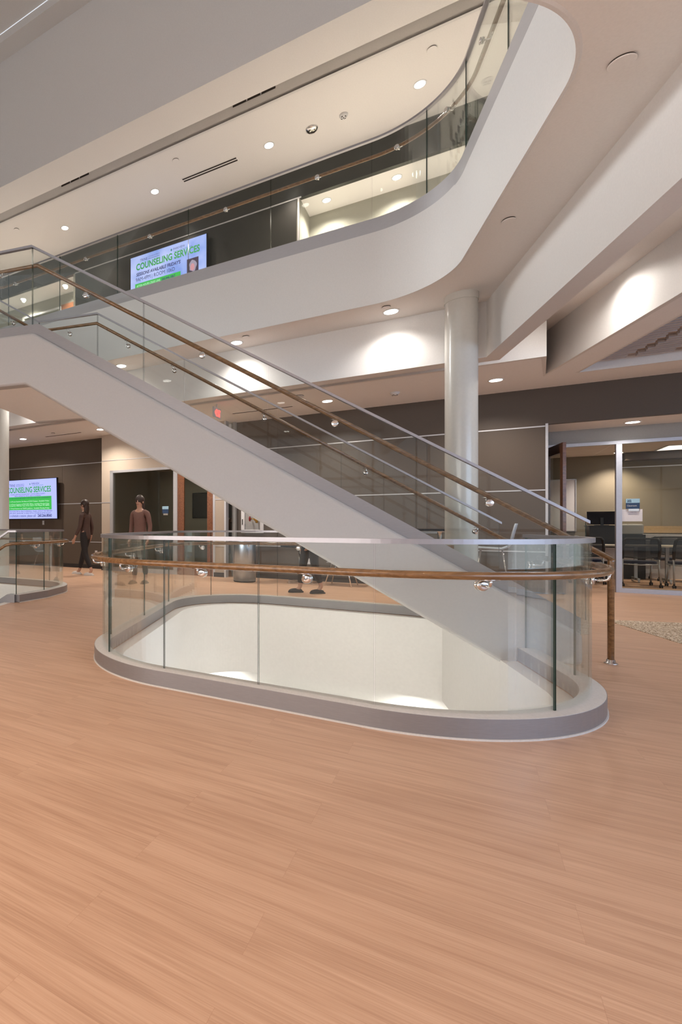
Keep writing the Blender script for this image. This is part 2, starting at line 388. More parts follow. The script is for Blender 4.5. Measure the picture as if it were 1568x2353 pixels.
class Track:
    """arc-length lookup on a plan path"""
    def __init__(s, path):
        s.p = [Vector((q[0], q[1], 0)) for q in path]; s.l = [0.0]
        for a, b in zip(s.p, s.p[1:]): s.l.append(s.l[-1]+(b-a).length)
    def at(s, t):
        t = max(0, min(s.l[-1], t))
        for i in range(len(s.p)-1):
            if t <= s.l[i+1] or i == len(s.p)-2:
                d = s.l[i+1]-s.l[i]; f = (t-s.l[i])/d if d > 0 else 0
                v = (s.p[i+1]-s.p[i]).normalized()
                return s.p[i].lerp(s.p[i+1], f), v
    def near(s, q):
        q = Vector((q[0], q[1], 0)); best = (1e9, 0)
        for i in range(len(s.p)-1):
            a, b = s.p[i], s.p[i+1]; v = b-a
            f = max(0, min(1, (q-a).dot(v)/max(1e-9, v.dot(v)))); dd = (a+v*f-q).length
            if dd < best[0]: best = (dd, s.l[i]+v.length*f)
        return best[1]
    def cut(s, t0, t1):
        out = [s.at(t0)[0]]
        for i, l in enumerate(s.l):
            if t0+1e-4 < l < t1-1e-4: out.append(s.p[i])
        out.append(s.at(t1)[0]); return out

# ------------------------------------------------------------------ levels
Z3 = 5.15; SOF = 4.08; BEAM = 3.35; ZC = 3.44; Z3C = 8.2
# ------------------------------------------------------------------ voids (inner edges, counter-clockwise seen from above)
V1_FR, V1_FL, V1_BL, V1_BR = dsx(3.40, -1.70), dsx(3.40, 1.655), dsx(7.62, 1.655), dsx(7.62, -1.70)
void1 = fillet([V1_FR, V1_BR, V1_BL, V1_FL], [1.10, 0.0, 1.05, 0.92])      # FR -> BR -> BL -> FL
V2_BR = dsx(7.42, 3.94)
void2 = fillet([sn(4.0, 5.42), sn(4.085, 6.88), sn(3.94, 7.5), V2_BR, dsx(7.42, 9.6), sn(9.6, 5.42)], [0, 0, 0, 0.85, 0.5, 0])
V3_BR, V3_BL = dsx(7.715, -1.663), dsx(7.715, 6.95)
v3_front = sn(-1.663, 3.80)
f_dir = Vector((-0.985, -0.17, 0))
void3 = fillet([v3_front, V3_BR, V3_BL, sn(6.95, 1.6), v3_front+f_dir*3.0], [0.95, 1.06, 1.0, 0.6, 0])

BIG = [ad(-13, -4), ad(-13, 18), ad(18, 18), ad(18, -4), sn(12, -8), sn(-8.2, -8)]
BIG = [sn(-13, -8), sn(-13, 20), sn(16, 20), sn(16, -8)]

# ------------------------------------------------------------------ structure: floors
bm = bmesh.new(); slab(bm, BIG, [void1, void2], -0.28, 0.0); struct('floor', bm, M['floor'])
bm = bmesh.new()
prism(bm, [Vector((5.93, 6.361, 0)), Vector((5.482, 5.079, 0)), Vector((5.9, 3.9, 0)), Vector((8.5, 4.2, 0)), Vector((9.2, 5.35, 0)), Vector((6.652, 6.163, 0))], 0.0, 0.005)
tag(obj('entrance_carpet', bm, M['speckle']), 'speckled tan carpet wedge inset in the wood floor beside the classroom', 'carpet')
# shaft fascias below the openings (rounded white drywall)
for vd, nm in ((void1, 'wall_shaft'), (void2, 'wall_shaft')):
    bm = bmesh.new(); sweep(bm, with_z(vd, 0), rect(0.0, -0.12 if False else 0.12, -0.98, -0.002), closed=True)
    struct(nm, bm, M['shaft'])
# first floor seen through the openings
bm = bmesh.new(); slab(bm, BIG, [void1, void2], -0.99, -0.98, rim=False); struct('ceiling', bm, M['shaft'])
bm = bmesh.new(); box(bm, (0, 6, -5.2), 60, 60, 0.1); struct('floor', bm, M['shaft'])
bm = bmesh.new(); abox(bm, -10, 16, 8.55, 8.7, -5.15, -0.99); struct('wall_lower_back', bm, M['shaft'])
bm = bmesh.new(); sbox(bm, -2.9, -2.8, -4, 8.6, -5.15, -0.99); struct('wall_lower_right', bm, M['shaft'])
bm = bmesh.new(); sbox(bm, 12.3, 12.4, -4, 12, -5.15, -0.99); struct('wall_lower_left', bm, M['shaft'])

# third-floor slab (its soffit is the near ceiling of this floor)
bm = bmesh.new(); slab(bm, BIG, [void3], SOF, Z3-0.02); struct('ceiling', bm, M['ceiling'])
# white fascia facing the void
bm = bmesh.new(); sweep(bm, with_z(void3, 0), [(0.0, SOF-0.012), (-0.012, SOF), (-0.012, 5.02), (0.02, 5.02), (0.02, SOF-0.012)], closed=True)
# left normal points into the void for a clockwise path: keep the visible face on the void side
o = struct('trim_1', bm, M['white'])

# beams under the slab
bm = bmesh.new(); abox(bm, -0.05, 15.5, 8.45, 8.69, BEAM, SOF)
struct('wall_beam_back', bm, M['white'])
bc = dsx(8.45, -2.26)
bm = bmesh.new()
prism(bm, [bc, dsx(8.69, -2.46), sn(-2.46, -7.5), sn(-2.26, -7.5)], BEAM, SOF+0.001)
prism(bm, [bc, ad(-0.05, 8.45), ad(-0.05, 8.69), dsx(8.69, -2.46)], BEAM, SOF+0.001)
struct('wall_beam_right', bm, M['white'])
# lowered ceiling
pk = [ad(15.5, 9.27), Vector((5.86, 7.221, 0)), Vector((6.632, 8.13, 0)), Vector((5.70, 5.30, 0)), sn(-3.60, -7.9),
      sn(-12.9, -7.9), ad(-13, 18), ad(15.5, 18)]
pk[4] = Vector((5.70, 5.30, 0)) - NS*12.8
pk = [pk[0], pk[1], pk[2], pk[3], pk[4], pk[4]-S*8.5, ad(-9.0, 11.36), ad(15.5, 11.36)]
rec = [dsx(10.445, -3.89), dsx(10.445, -7.3), sn(-7.3, 3.6), sn(-3.89, 3.6)]
bm = bmesh.new(); slab(bm, pk, [rec], ZC, ZC+0.02, rim=False)
struct('ceiling', bm, M['ceiling_low'])
bm = bmesh.new(); sweep(bm, [Vector((p.x, p.y, 0)) for p in pk[:5]], rect(0.0, -0.06, ZC, SOF)); struct('wall_pocket', bm, M['white'])
bm = bmesh.new(); sweep(bm, [Vector((p.x, p.y, 0)) for p in rec], rect(0.0, 0.03, ZC-0.001, ZC+0.16), closed=True); struct('trim_2', bm, M['white'])
bm = bmesh.new(); slab(bm, [p for p in rec], [], ZC+0.15, ZC+0.17); struct('ceiling', bm, M['gap'])
# baffles in the recess
bt = thing('ceiling_baffle_grid', 'white slatted baffle grid set in the ceiling recess at the upper right', 'ceiling grid', tuple(dsx(10.2, -4.4))[:2]+(ZC+0.14,))
bm = bmesh.new()
d = 10.33; k = 0
while d > 6.9:
    s0 = -3.95
    for q in range(9):
        jit = 0.03*(k % 2)
        a0 = dsx(d, -3.98-0.46*q+jit).dot(A); a1 = dsx(d, -3.98-0.46*(q+1)+0.10+jit).dot(A)
        if q % 2 == 0 or True: abox(bm, a0, a1, d-0.045, d, ZC+0.10, ZC+0.148)
    d -= 0.105; k += 1
o = obj('baffle', bm, M['slat'], bt); o['kind'] = 'stuff'

# ------------------------------------------------------------------ structure: back walls on this floor
DB = 11.3; DC = 12.3; DBG = 10.98; Z0 = 0.0; ZS = 2.83
def panel_wall(name, a0, a1, d, z0, z1, mat, joints=(), trims=(2.78, 1.735, 0.69)):
    bm = bmesh.new(); abox(bm, a0, a1, d, d+0.06, z0, z1); struct(name, bm, mat)
bm = bmesh.new(); abox(bm, 7.72, 16, DB, DB+0.1, 0, ZC); struct('wall_back_left', bm, M['brown'])
bm = bmesh.new(); abox(bm, -1.09, 4.28, DB, DB+0.1, 0, ZC); abox(bm, -9.5, -1.09, DB, DB+0.1, ZS, ZC); struct('wall_back', bm, M['brown'])
bm = bmesh.new(); abox(bm, -9.5, -1.09, DB+0.1, DC+0.05, ZS, ZS+0.05); struct('ceiling', bm, M['ceiling_low'])
bm = bmesh.new(); abox(bm, -1.09, -0.98, DB+0.1, DC, 0, ZS); struct('wall_return', bm, M['brown'])
bm = bmesh.new(); abox(bm, -9.5, -1.05, DC, DC+0.1, 2.58, ZS); struct('wall_classroom_header', bm, M['grey_head'])
# aluminium reveals between wall panels
bm = bmesh.new()
for z in (2.80, 1.735, 0.70):
    abox(bm, -1.09, 4.28, DB-0.006, DB, z-0.010, z+0.010); abox(bm, 7.75, 16, DB-0.006, DB, z-0.010, z+0.010)
abox(bm, -1.115, -1.08, DB-0.02, DB+0.02, 0, ZS+0.01)
struct('trim_3', bm, M['trim'])
bm = bmesh.new()
for a in (0.62, 2.10, 9.31, 10.9): abox(bm, a-0.003, a+0.003, DB-0.002, DB, 0.1, 2.79)
struct('trim_4', bm, M['slot'])
bm = bmesh.new(); abox(bm, -1.09, 4.28, DB-0.012, DB, 0, 0.10); abox(bm, 7.75, 16, DB-0.012, DB, 0, 0.10); struct('baseboard_back', bm, M['base'])
# beige wall with window and door to the small meeting room
WZ = 2.52
bm = bmesh.new()
abox(bm, 7.49, 7.75, DBG, DBG+0.12, 0, ZC); abox(bm, 4.43, 7.49, DBG, DBG+0.12, WZ, ZC)
abox(bm, 4.43, 4.69, DBG, DBG+0.12, 0, WZ); abox(bm, 7.63, 7.75, DBG+0.12, DB+0.1, 0, ZC)
struct('wall_meeting_room', bm, M['beige'])
bm = bmesh.new(); abox(bm, 4.43, 7.75, DBG-0.006, DBG, 2.77, 2.785)
abox(bm, 7.49, 7.75, DBG-0.006, DBG, 1.71, 1.73); abox(bm, 4.43, 4.66, DBG-0.006, DBG, 1.71, 1.73); abox(bm, 4.43, 4.66, DBG-0.006, DBG, 0.68, 0.70)
abox(bm, 4.40, 4.44, DBG-0.02, DBG+0.14, 0, ZC); struct('trim_5', bm, M['trim'])
bm = bmesh.new(); abox(bm, 7.49, 7.75, DBG-0.012, DBG, 0, 0.1); abox(bm, 4.43, 4.69, DBG-0.012, DBG, 0, 0.1); struct('baseboard_meeting_room', bm, M['base'])
bm = bmesh.new(); abox(bm, 4.28, 4.34, DB-0.1, DB+0.1, 0, ZC); abox(bm, 4.30, 4.42, DB+0.05, DB+0.1, 0, ZC); struct('wall_reveal', bm, M['grey_head'])
# window_1
w1 = thing('window_1', 'grey framed meeting room window in the beige wall', 'window', tuple(ad(6.6, DBG)), 0); w1['kind'] = 'structure'
bm = bmesh.new()
for a0, a1, z0, z1 in ((7.40, 7.49, 0, WZ), (5.60, 5.70, 0, WZ), (5.60, 7.49, WZ-0.06, WZ), (5.70, 7.40, 0.0, 0.1)): abox(bm, a0, a1, DBG-0.012, DBG+0.10, z0, z1)
obj('window_frame', bm, M['trim'], w1)
bm = bmesh.new(); abox(bm, 5.70, 7.40, DBG+0.03, DBG+0.04, 0.1, WZ-0.06); obj('window_pane', bm, M['pane'], w1)
# door_1
d1 = thing('door_1', 'red oak framed glass door to the meeting room', 'door', tuple(ad(5.1, DBG)), 0); d1['kind'] = 'structure'
bm = bmesh.new()
for a0, a1, z0, z1 in ((5.44, 5.60, 0, WZ-0.08), (4.71, 4.86, 0, WZ-0.08), (4.86, 5.44, WZ-0.2, WZ-0.08), (4.86, 5.44, 0, 0.25)): abox(bm, a0, a1, DBG+0.02, DBG+0.065, z0, z1)
obj('door_leaf', bm, M['door_oak'], d1)
bm = bmesh.new(); abox(bm, 4.86, 5.44, DBG+0.04, DBG+0.048, 0.25, WZ-0.2); obj('door_pane', bm, M['pane'], d1)
bm = bmesh.new(); abox(bm, 4.66, 5.62, DBG-0.01, DBG+0.1, WZ-0.06, WZ); abox(bm, 4.66, 4.71, DBG-0.01, DBG+0.1, 0, WZ); obj('door_frame', bm, M['trim'], d1)
bm = bmesh.new(); cyl(bm, ad(4.80, DBG-0.03, 1.0), ad(4.92, DBG-0.03, 1.0), 0.011); cyl(bm, ad(4.80, DBG-0.03, 1.0), ad(4.80, DBG+0.03, 1.0), 0.02); obj('door_handle', bm, M['chrome'], d1)
# meeting room interior
bm = bmesh.new(); abox(bm, 3.2, 8.0, 14.3, 14.4, 0, 2.8); abox(bm, 7.9, 8.0, DB+0.1, 14.3, 0, 2.8); abox(bm, 3.2, 3.3, DB+0.1, 14.3, 0, 2.8); struct('wall_meeting_room_inside', bm, M['greige'])
bm = bmesh.new(); abox(bm, 3.2, 8.0, DB+0.1, 14.4, 2.8, 2.85); struct('ceiling', bm, M['tile'])
# classroom shell
bm = bmesh.new(); abox(bm, -11, 0.2, 16.3, 16.4, 0, 2.75); struct('wall_classroom_back', bm, M['tan_wall'])
bm = bmesh.new(); abox(bm, 0.15, 0.25, DC+0.1, 16.3, 0, 2.75); struct('wall_classroom_left', bm, M['tan_wall'])
bm = bmesh.new(); abox(bm, -11, 0.25, DC+0.1, 16.4, 2.75, 2.80); struct('ceiling', bm, M['tile'])
bm = bmesh.new(); abox(bm, -11, -2.9, 15.95, 16.3, 2.58, 2.75); struct('wall_classroom_bulkhead', bm, M['brown'])
bm = bmesh.new()
for z in (2.45,): abox(bm, -11, -2.9, 16.29, 16.30, z-0.012, z+0.012)
struct('trim_6', bm, M['trim'])
# glazed front of the classroom
g1 = thing('window_2', 'aluminium framed glass front of the classroom', 'window', tuple(ad(-4, DC)), 0); g1['kind'] = 'structure'
bm = bmesh.new()
abox(bm, -9.5, -1.12, DC-0.03, DC+0.07, 2.535, 2.59); abox(bm, -9.5, -2.19, DC-0.03, DC+0.07, 0.0, 0.075)
abox(bm, -2.19, -2.115, DC-0.03, DC+0.07, 0, 2.54); abox(bm, -1.17, -1.10, DC-0.03, DC+0.07, 0, 2.54)
abox(bm, -4.35, -4.28, DC-0.03, DC+0.07, 0, 2.54)
obj('window_frame', bm, M['frame'], g1)
bm = bmesh.new(); abox(bm, -4.28, -2.19, DC+0.015, DC+0.025, 0.075, 2.535); obj('window_pane', bm, M['pane'], g1)
bm = bmesh.new(); abox(bm, -9.4, -4.35, DC+0.015, DC+0.025, 0.075, 2.535); obj('window_pane', bm, M['pane'], g1)
# open classroom door
hinge = ad(-1.19, DC-0.02); tip = Vector((7.447, 8.70, 0))
dv = (tip-hinge); dl = 0.92; dv = dv.normalized(); dang = math.atan2(dv.y, dv.x)
d2 = thing('door_2', 'dark walnut glazed classroom door standing open', 'door', tuple(hinge), 0); d2['kind'] = 'structure'
def dbox(bm, u0, u1, z0, z1, th=0.045):
    c = hinge+dv*((u0+u1)/2); box(bm, (c.x, c.y, (z0+z1)/2), u1-u0, th, z1-z0, dang)
bm = bmesh.new(); dbox(bm, 0, 0.13, 0.01, 2.52); dbox(bm, dl-0.13, dl, 0.01, 2.52); dbox(bm, 0.13, dl-0.13, 2.36, 2.52); dbox(bm, 0.13, dl-0.13, 0.01, 0.27)
obj('door_leaf', bm, M['door'], d2)
bm = bmesh.new(); dbox(bm, 0.13, dl-0.13, 0.27, 2.36, 0.008); obj('door_pane', bm, M['pane'], d2)
bm = bmesh.new(); nrm = Vector((-dv.y, dv.x, 0)); hp = hinge+dv*(dl-0.07)
cyl(bm, hp+nrm*0.05+Vector((0, 0, 1.0)), hp+nrm*0.05-dv*0.12+Vector((0, 0, 1.0)), 0.01); cyl(bm, hp-nrm*0.05+Vector((0, 0, 1.0)), hp+nrm*0.05+Vector((0, 0, 1.0)), 0.012)
obj('door_handle', bm, M['chrome'], d2)

# ------------------------------------------------------------------ structure: third floor and roof
bm = bmesh.new(); abox(bm, -14, 17, 8.73, 14, Z3C, Z3C+0.05); struct('ceiling', bm, M['ceiling'])
bm = bmesh.new(); abox(bm, -14, 17, 8.73, 8.78, Z3C, 8.45); struct('wall_upper_pocket', bm, M['white'])
bm = bmesh.new(); abox(bm, -14, 17, 8.16, 8.78, 8.44, 8.5); struct('ceiling', bm, M['ceiling'])
bm = bmesh.new(); abox(bm, -14, 17, 7.53, 8.16, 7.95, 10.6); struct('wall_upper_beam', bm, M['ceiling'])
bm = bmesh.new(); abox(bm, -14, 17, 7.21, 7.53, 10.45, 10.6); struct('ceiling', bm, M['ceiling'])
bm = bmesh.new(); abox(bm, -14, 17, -9, 7.21, 10.62, 10.7); struct('ceiling', bm, M['ceiling'])
# dark back wall with two recesses
D3 = 10.6; ZB3 = 7.57; DA = 11.38
bm = bmesh.new(); abox(bm, -14, 17, D3, D3+0.1, ZB3, Z3C); abox(bm, 2.77, 8.31, D3, D3+0.05, Z3, ZB3); struct('wall_upper_back', bm, M['dark_wall'])
bm = bmesh.new(); abox(bm, 2.73, 2.79, D3, DA, Z3, ZB3); abox(bm, 8.31, 8.37, D3, DA, Z3, ZB3); struct('wall_upper_return', bm, M['greige'])
bm = bmesh.new(); abox(bm, -14, 2.73, DA, DA+0.1, Z3, ZB3); abox(bm, 8.37, 17, DA, DA+0.1, Z3, ZB3); struct('wall_upper_recess', bm, M['greige'])
bm = bmesh.new(); abox(bm, -14, 2.75, D3+0.1, DA, ZB3, ZB3+0.04); abox(bm, 8.35, 17, D3+0.1, DA, ZB3, ZB3+0.04); struct('ceiling', bm, M['ceiling'])
bm = bmesh.new(); abox(bm, 2.70, 8.31, D3-0.012, D3, ZB3-0.012, ZB3+0.012); abox(bm, 2.735, 2.77, D3-0.01, D3+0.02, Z3, ZB3); struct('trim_7', bm, M['trim'])
d3 = thing('door_3', 'wood door with pale frame in the upper left recess', 'door', tuple(ad(9.3, DA-0.05, Z3)), 0); d3['kind'] = 'structure'
bm = bmesh.new(); abox(bm, 9.40, 10.85, DA-0.05, DA, 7.19, 7.24); abox(bm, 10.79, 10.85, DA-0.05, DA, Z3, 7.2); abox(bm, 9.40, 9.45, DA-0.05, DA, Z3, 7.2); obj('door_frame', bm, M['plastic_white'], d3)
bm = bmesh.new(); abox(bm, 8.37, 9.38, DA-0.04, DA, Z3, 7.27); obj('door_leaf', bm, M['door_oak'], d3)
bm = bmesh.new(); abox(bm, 9.45, 10.79, DA-0.02, DA-0.01, Z3, 7.19); obj('door_pane', bm, M['pane'], d3)

# outer walls and glazing behind the camera
bm = bmesh.new()
sbox(bm, 13.5, 13.6, -8, 20, 0, 10.6)
struct('wall_left', bm, M['greige'])
for nm, horizontal in (('window_3', True), ('window_4', False)):
    w = thing(nm, 'mullioned curtain wall behind the camera' if horizontal else 'mullioned curtain wall to the right of the camera', 'window', tuple(sn(0, -7)) if horizontal else tuple(sn(-8, 0)), 0)
    w['kind'] = 'structure'
    bm = bmesh.new()
    if horizontal:
        for i in range(15): sbox(bm, -8+1.5*i-0.03, -8+1.5*i+0.03, -7.1, -6.98, 0, SOF)
        for z in (0.05, 1.0, 2.6, SOF-0.05): sbox(bm, -8, 13, -7.1, -6.98, z-0.04, z+0.04)
    else:
        for i in range(10): sbox(bm, -8.1, -7.98, -7+1.4*i-0.03, -7+1.4*i+0.03, 0, ZC)
        for z in (0.05, 1.0, 2.6, ZC-0.05): sbox(bm, -8.1, -7.98, -7, 5.6, z-0.04, z+0.04)
    obj('window_frame', bm, M['frame'], w)

# ------------------------------------------------------------------ guardrail builder
def offset_path(path, o):
    return [Vector((p[0], p[1], 0))+n*o for p, n in zip(path, normals2d(path))]
def bracket(parent, base, nrm, rail_off, zdisc, rail_z, tang):
    """stand-off: disc on the glass, arm out and up to the underside of the rail"""
    bm = bmesh.new(); b = Vector((base.x, base.y, zdisc))
    lathe(bm, b+nrm*0.007, [(0.031, 0), (0.031, 0.010), (0.026, 0.014), (0.012, 0.016)], 20, nrm)
    lathe(bm, b-nrm*0.007, [(0.031, 0), (0.031, 0.008), (0.027, 0.010)], 20, -nrm)
    e = b+nrm*rail_off
    tube(bm, [b+nrm*0.02, b+nrm*(rail_off-0.018), e+Vector((0, 0, 0.006))-nrm*0.005, e+Vector((0, 0, 0.02)), Vector((e.x, e.y, rail_z-0.019))], 0.0075, 10)
    box(bm, Vector((e.x, e.y, rail_z-0.0215)), 0.07, 0.022, 0.005, math.atan2(tang.y, tang.x))
    obj('handrail_bracket', bm, M['chrome'], parent, True)
def guard(name, label, path, zf, joints, brackets, side=1, rail_side=1, curb=True, cap_top=1.07, curb_top=0.115,
          curb_in=-0.055, curb_out=0.075, rail_path=None, skirt=0.0, rail=True, rail_z=0.877, group=None, curb_mat='alu'):
    """path: plan line of the glass. side=+1: curb's outer face on the left normal."""
    t = thing(name, label, 'guardrail', (path[0][0], path[0][1], zf), 0, group)
    tr = Track(path); P = with_z(path, zf)
    if curb:
        bm = bmesh.new(); sweep(bm, P, rect(side*curb_in, side*curb_out, 0.006-skirt, curb_top)); obj('curb', bm, M[curb_mat], t)
        bm = bmesh.new(); sweep(bm, P, rect(side*(curb_out-0.001), side*(curb_out+0.007), 0.0, 0.010)); obj('sealant_bead', bm, M['sealant'], t)
        bm = bmesh.new(); sweep(bm, P, rect(side*curb_in*0.98, side*(curb_out-0.003), curb_top-0.001, curb_top+0.002)); obj('curb_top', bm, M['sealant'], t)
    bm = bmesh.new(); sweep(bm, P, rect(-0.022, 0.022, cap_top-0.028, cap_top)); obj('cap_rail', bm, M['cap'], t)
    ts = [0.0]+sorted(tr.near(j) for j in joints)+[tr.l[-1]]
    for t0, t1 in zip(ts, ts[1:]):
        if t1-t0 < 0.08: continue
        bm = bmesh.new(); sweep(bm, with_z(tr.cut(t0+0.004, t1-0.004), zf), rect(-0.0055, 0.0055, curb_top-0.01, cap_top-0.02), mat_end=1)
        obj('glass_panel', bm, [M['glass'], M['edge']], t)
    if rail:
        ro = 0.085*rail_side
        rp = rail_path or offset_path(path, ro)
        bm = bmesh.new(); tube(bm, with_z(rp, zf+rail_z), 0.0225, 16); obj('handrail', bm, M['rail'], t, True)
        for q in brackets:
            l = tr.near(q); p, v = tr.at(l); n = Vector((-v.y, v.x, 0))*rail_side
            bracket(t, p, n, 0.085, zf+rail_z-0.058, zf+rail_z, v)
    return t

# main opening guard: from the stair's near face, down the right side, round the front, up the left and along the back
def void_path(pts, o): return pts
g_pts = [sn(-1.755, 5.325), dsx(3.345, -1.755), dsx(3.345, 1.71), dsx(7.675, 1.71), dnx(7.675, 7.52)]
gp = fillet(g_pts, [0, 1.155, 0.975, 1.105, 0], closed=False)
rail_pts = fillet([sn(-1.84, 5.30), dsx(3.26, -1.84), dsx(3.26, 1.795), dsx(7.76, 1.795), dnx(7.76, 7.56)], [0, 1.24, 1.06, 1.19, 0], closed=False)
# travelling FR-wards then left: the outside of the loop is on the left-hand normal when going clockwise; test it once
def outer_sign(path, inside):
    p, v = Track(path).at(Track(path).l[-1]*0.3); n = Vector((-v.y, v.x, 0)); return -1 if (Vector((inside.x, inside.y, 0))-p).dot(n) > 0 else 1
c1 = (V1_FR+V1_BL)/2; sg1 = outer_sign(gp, c1)
G1 = guard('glass_guardrail', 'large oval glass guardrail with oak handrail around the floor opening under the stair', gp, 0.0,
      [(0.364, 3.79), (0.933, 3.40), (1.495, 3.02), (2.45, 2.92), (-0.02, 4.29), (3.163, 3.617), (0.402, 6.0), (0.037, 4.95), (0.77, 7.09), (1.44, 7.75), (2.35, 7.607)],
      [(0.09, 3.99), (0.61, 3.62), (1.185, 3.23), (2.0, 2.86), (2.93, 3.10), (3.37, 4.35), (-0.03, 4.62), (0.25, 5.6), (0.62, 6.75), (1.30, 7.72), (2.6, 7.45)],
      side=sg1, rail_side=sg1, rail_path=rail_pts)

# left opening guard
g2_pts = [sn(4.03, 6.88), sn(3.885, 7.5), dsx(7.475, 3.885), dsx(7.475, 9.9)]
gp2 = fillet(g2_pts, [0, 0, 0.85, 0], closed=False)
sg2 = outer_sign(gp2, sn(6, 7))
down = [Vector((p.x, p.y, z)) for p, z in ((sn(4.03, 6.90), 0), (sn(4.16, 6.90), 0), (sn(7.6, 6.90), -2.1))]
G2 = guard('glass_guardrail', 'smaller glass guardrail around the stairwell at the far left', gp2, 0.0,
      [(-1.03, 8.353), (-1.25, 9.75), dsx(7.475, 6.2), dsx(7.475, 8.0)], [sn(3.93, 7.3), (-0.93, 8.9), (-1.8, 10.1)],
      side=sg2, rail_side=sg2)
bm = bmesh.new(); sweep(bm, down, rect(-0.06, 0.06, -0.1, 0.115)); obj('curb', bm, M['alu'], G2)
bm = bmesh.new(); sweep(bm, [p for p in down], rect(-0.022, 0.022, 1.042, 1.07)); obj('cap_rail', bm, M['cap'], G2)
bm = bmesh.new(); sweep(bm, down, rect(-0.007, 0.007, 0.1, 1.05), mat_end=1); obj('glass_panel', bm, [M['glass'], M['edge']], G2)
bm = bmesh.new(); tube(bm, [sn(3.947, 6.90, 0.877), sn(3.96, 6.83, 0.877), sn(4.03, 6.815, 0.875), sn(4.16, 6.815, 0.85), sn(7.6, 6.815, -1.23)], 0.0225, 16); obj('handrail', bm, M['rail'], G2, True)
for s_, z_ in ((4.35, 0.71), (5.6, -0.05)):
    bracket(G2, sn(s_, 6.90), -NS, 0.085, z_-0.07, z_, S)
# treads of the flight going down
dst = thing('staircase', 'flight of steps going down inside the far left opening', 'staircase', tuple(sn(3.94, 5.5)), 0)
for i in range(12):
    bm = bmesh.new(); sbox(bm, 3.94+0.3*i, 4.27+0.3*i, 5.50, 6.86, -0.183*(i+1)-0.05, -0.183*(i+1)); obj('tread', bm, M['base'], dst)
bm = bmesh.new()
vs = [(3.94, -0.25), (3.94, -0.65), (7.6, -2.85), (7.6, -2.45)]
for n_ in (5.5, 6.86):
    pass
q = [bm.verts.new(sn(s_, 5.5, z_)) for s_, z_ in vs]; r = [bm.verts.new(sn(s_, 6.86, z_)) for s_, z_ in vs]
bm.faces.new(q); bm.faces.new(r[::-1])
for i in range(4): bm.faces.new((q[i], q[(i+1) % 4], r[(i+1) % 4], r[i]))
obj('stair_soffit', bm, M['white'], dst)

# third-floor guard
g3_pts = [sn(-1.635, 0.9), V3_BR+(V3_BR-dsx(7.715-0.03, -1.663+0.03))*1.0, dsx(7.745, 6.98), sn(6.98, 7.6)]
def void_off(pts_spec, o):
    return pts_spec
v3g = [v3_front+f_dir*2.9-Vector((0, 0.03, 0)), sn(-1.695, 3.77), dsx(7.750, -1.695), dsx(7.750, 6.98), sn(6.98, 7.55)]
gp3 = fillet(v3g, [0, 0.98, 1.09, 1.0, 0], closed=False)
sg3 = outer_sign(gp3[10:], sn(2.5, 5))
c3 = sn(2.5, 5.0); sg3 = -1
p_, v_ = Track(gp3).at(Track(gp3).l[-1]*0.5); n_ = Vector((-v_.y, v_.x, 0)); sg3 = -1 if (c3-p_).dot(n_) > 0 else 1
rp3 = [p for p in offset_path(gp3, 0.085*sg3)]
J3 = []
def px3(px, py, z): # plan point on a horizontal level, measured on the photograph's survey
    Y = 1210.0*(z-CAMH)/(1207.0-py); return ((px-262.0)/1210.0*Y, Y)
for px, py in ((25, 632), (143, 589), (278, 543), (436, 479), (626, 412), (856, 325), (986, 250), (1073, 135)): J3.append(px3(px, py, 6.298))
J3.append(px3(1162, 130, 5.267))
B3 = [px3(px, py, 6.10) for px, py in ((60, 660), (210, 598), (356, 547), (528, 486), (735, 412), (924, 341), (1045, 243), (1120, 78))]
G3 = guard('glass_guardrail', 'upper floor glass guardrail sweeping round the atrium opening overhead', gp3, Z3, J3, B3,
      side=sg3, rail_side=sg3, cap_top=1.148, curb_top=0.055, curb_in=-0.053, curb_out=0.10, skirt=0.149, rail_z=0.955, curb_mat='alu_light')

# ------------------------------------------------------------------ the staircase
SLP = 0.6185
cap_z = lambda s: 1.196+SLP*(s+2.197)
def zline(base_z, s_low, s_corner):
    return lambda s: base_z+SLP*(s-s_low)
NN, NF = 5.405, 7.448                        # glass planes
st = thing('staircase', 'white staircase with glass sides and oak handrails rising to the upper floor', 'staircase', tuple(sn(-2.2, 5.4)), 0)
# profile corners (s, z): band top, band bottom, body bottom
def bt_(s): return 0.656+0.6135*(s+1.704)
S0, SL = -2.15, 2.857
zL = bt_(SL); S1 = SL+1.0; S2 = 6.98
band_top = [(S0, bt_(S0)), (SL, zL), (S1, zL), (S2, zL+SLP*(S2-S1))]
band_bot = [(S0, bt_(S0)-0.150), (SL+0.045, zL-0.128), (S1+0.045, zL-0.128), (S2, zL+SLP*(S2-S1)-0.156)]
body_bot = [(S0, bt_(S0)-0.752), (SL+0.150, zL-0.690), (S1+0.118, zL-0.690), (S2, zL+SLP*(S2-S1)-0.765)]
def clip_floor(prof_top, prof_bot):
    """side polygon; on the open floor right of the opening it stands on z=0"""
    return prof_top+prof_bot[::-1]
def side_poly(bm, poly, n0, n1):
    a = [bm.verts.new(sn(s, n0, z)) for s, z in poly]; b = [bm.verts.new(sn(s, n1, z)) for s, z in poly]
    n = len(poly); bm.faces.new(a); bm.faces.new(b[::-1])
    for i in range(n): bm.faces.new((a[i], a[(i+1) % n], b[(i+1) % n], b[i]))
sx0 = -1.715
def lerp_line(l, s):
    for (a, b), (c, d) in zip(l, l[1:]):
        if a <= s <= c: return b+(d-b)*(s-a)/(c-a)
    return l[0][1]
body_poly = [(S0, lerp_line(band_bot, S0)+0.02)] + [(s, z+0.02) for s, z in band_bot[1:]] + body_bot[::-1][:-1] + [(sx0, lerp_line(body_bot, sx0)), (sx0-0.001, 0.001), (S0, 0.001)]
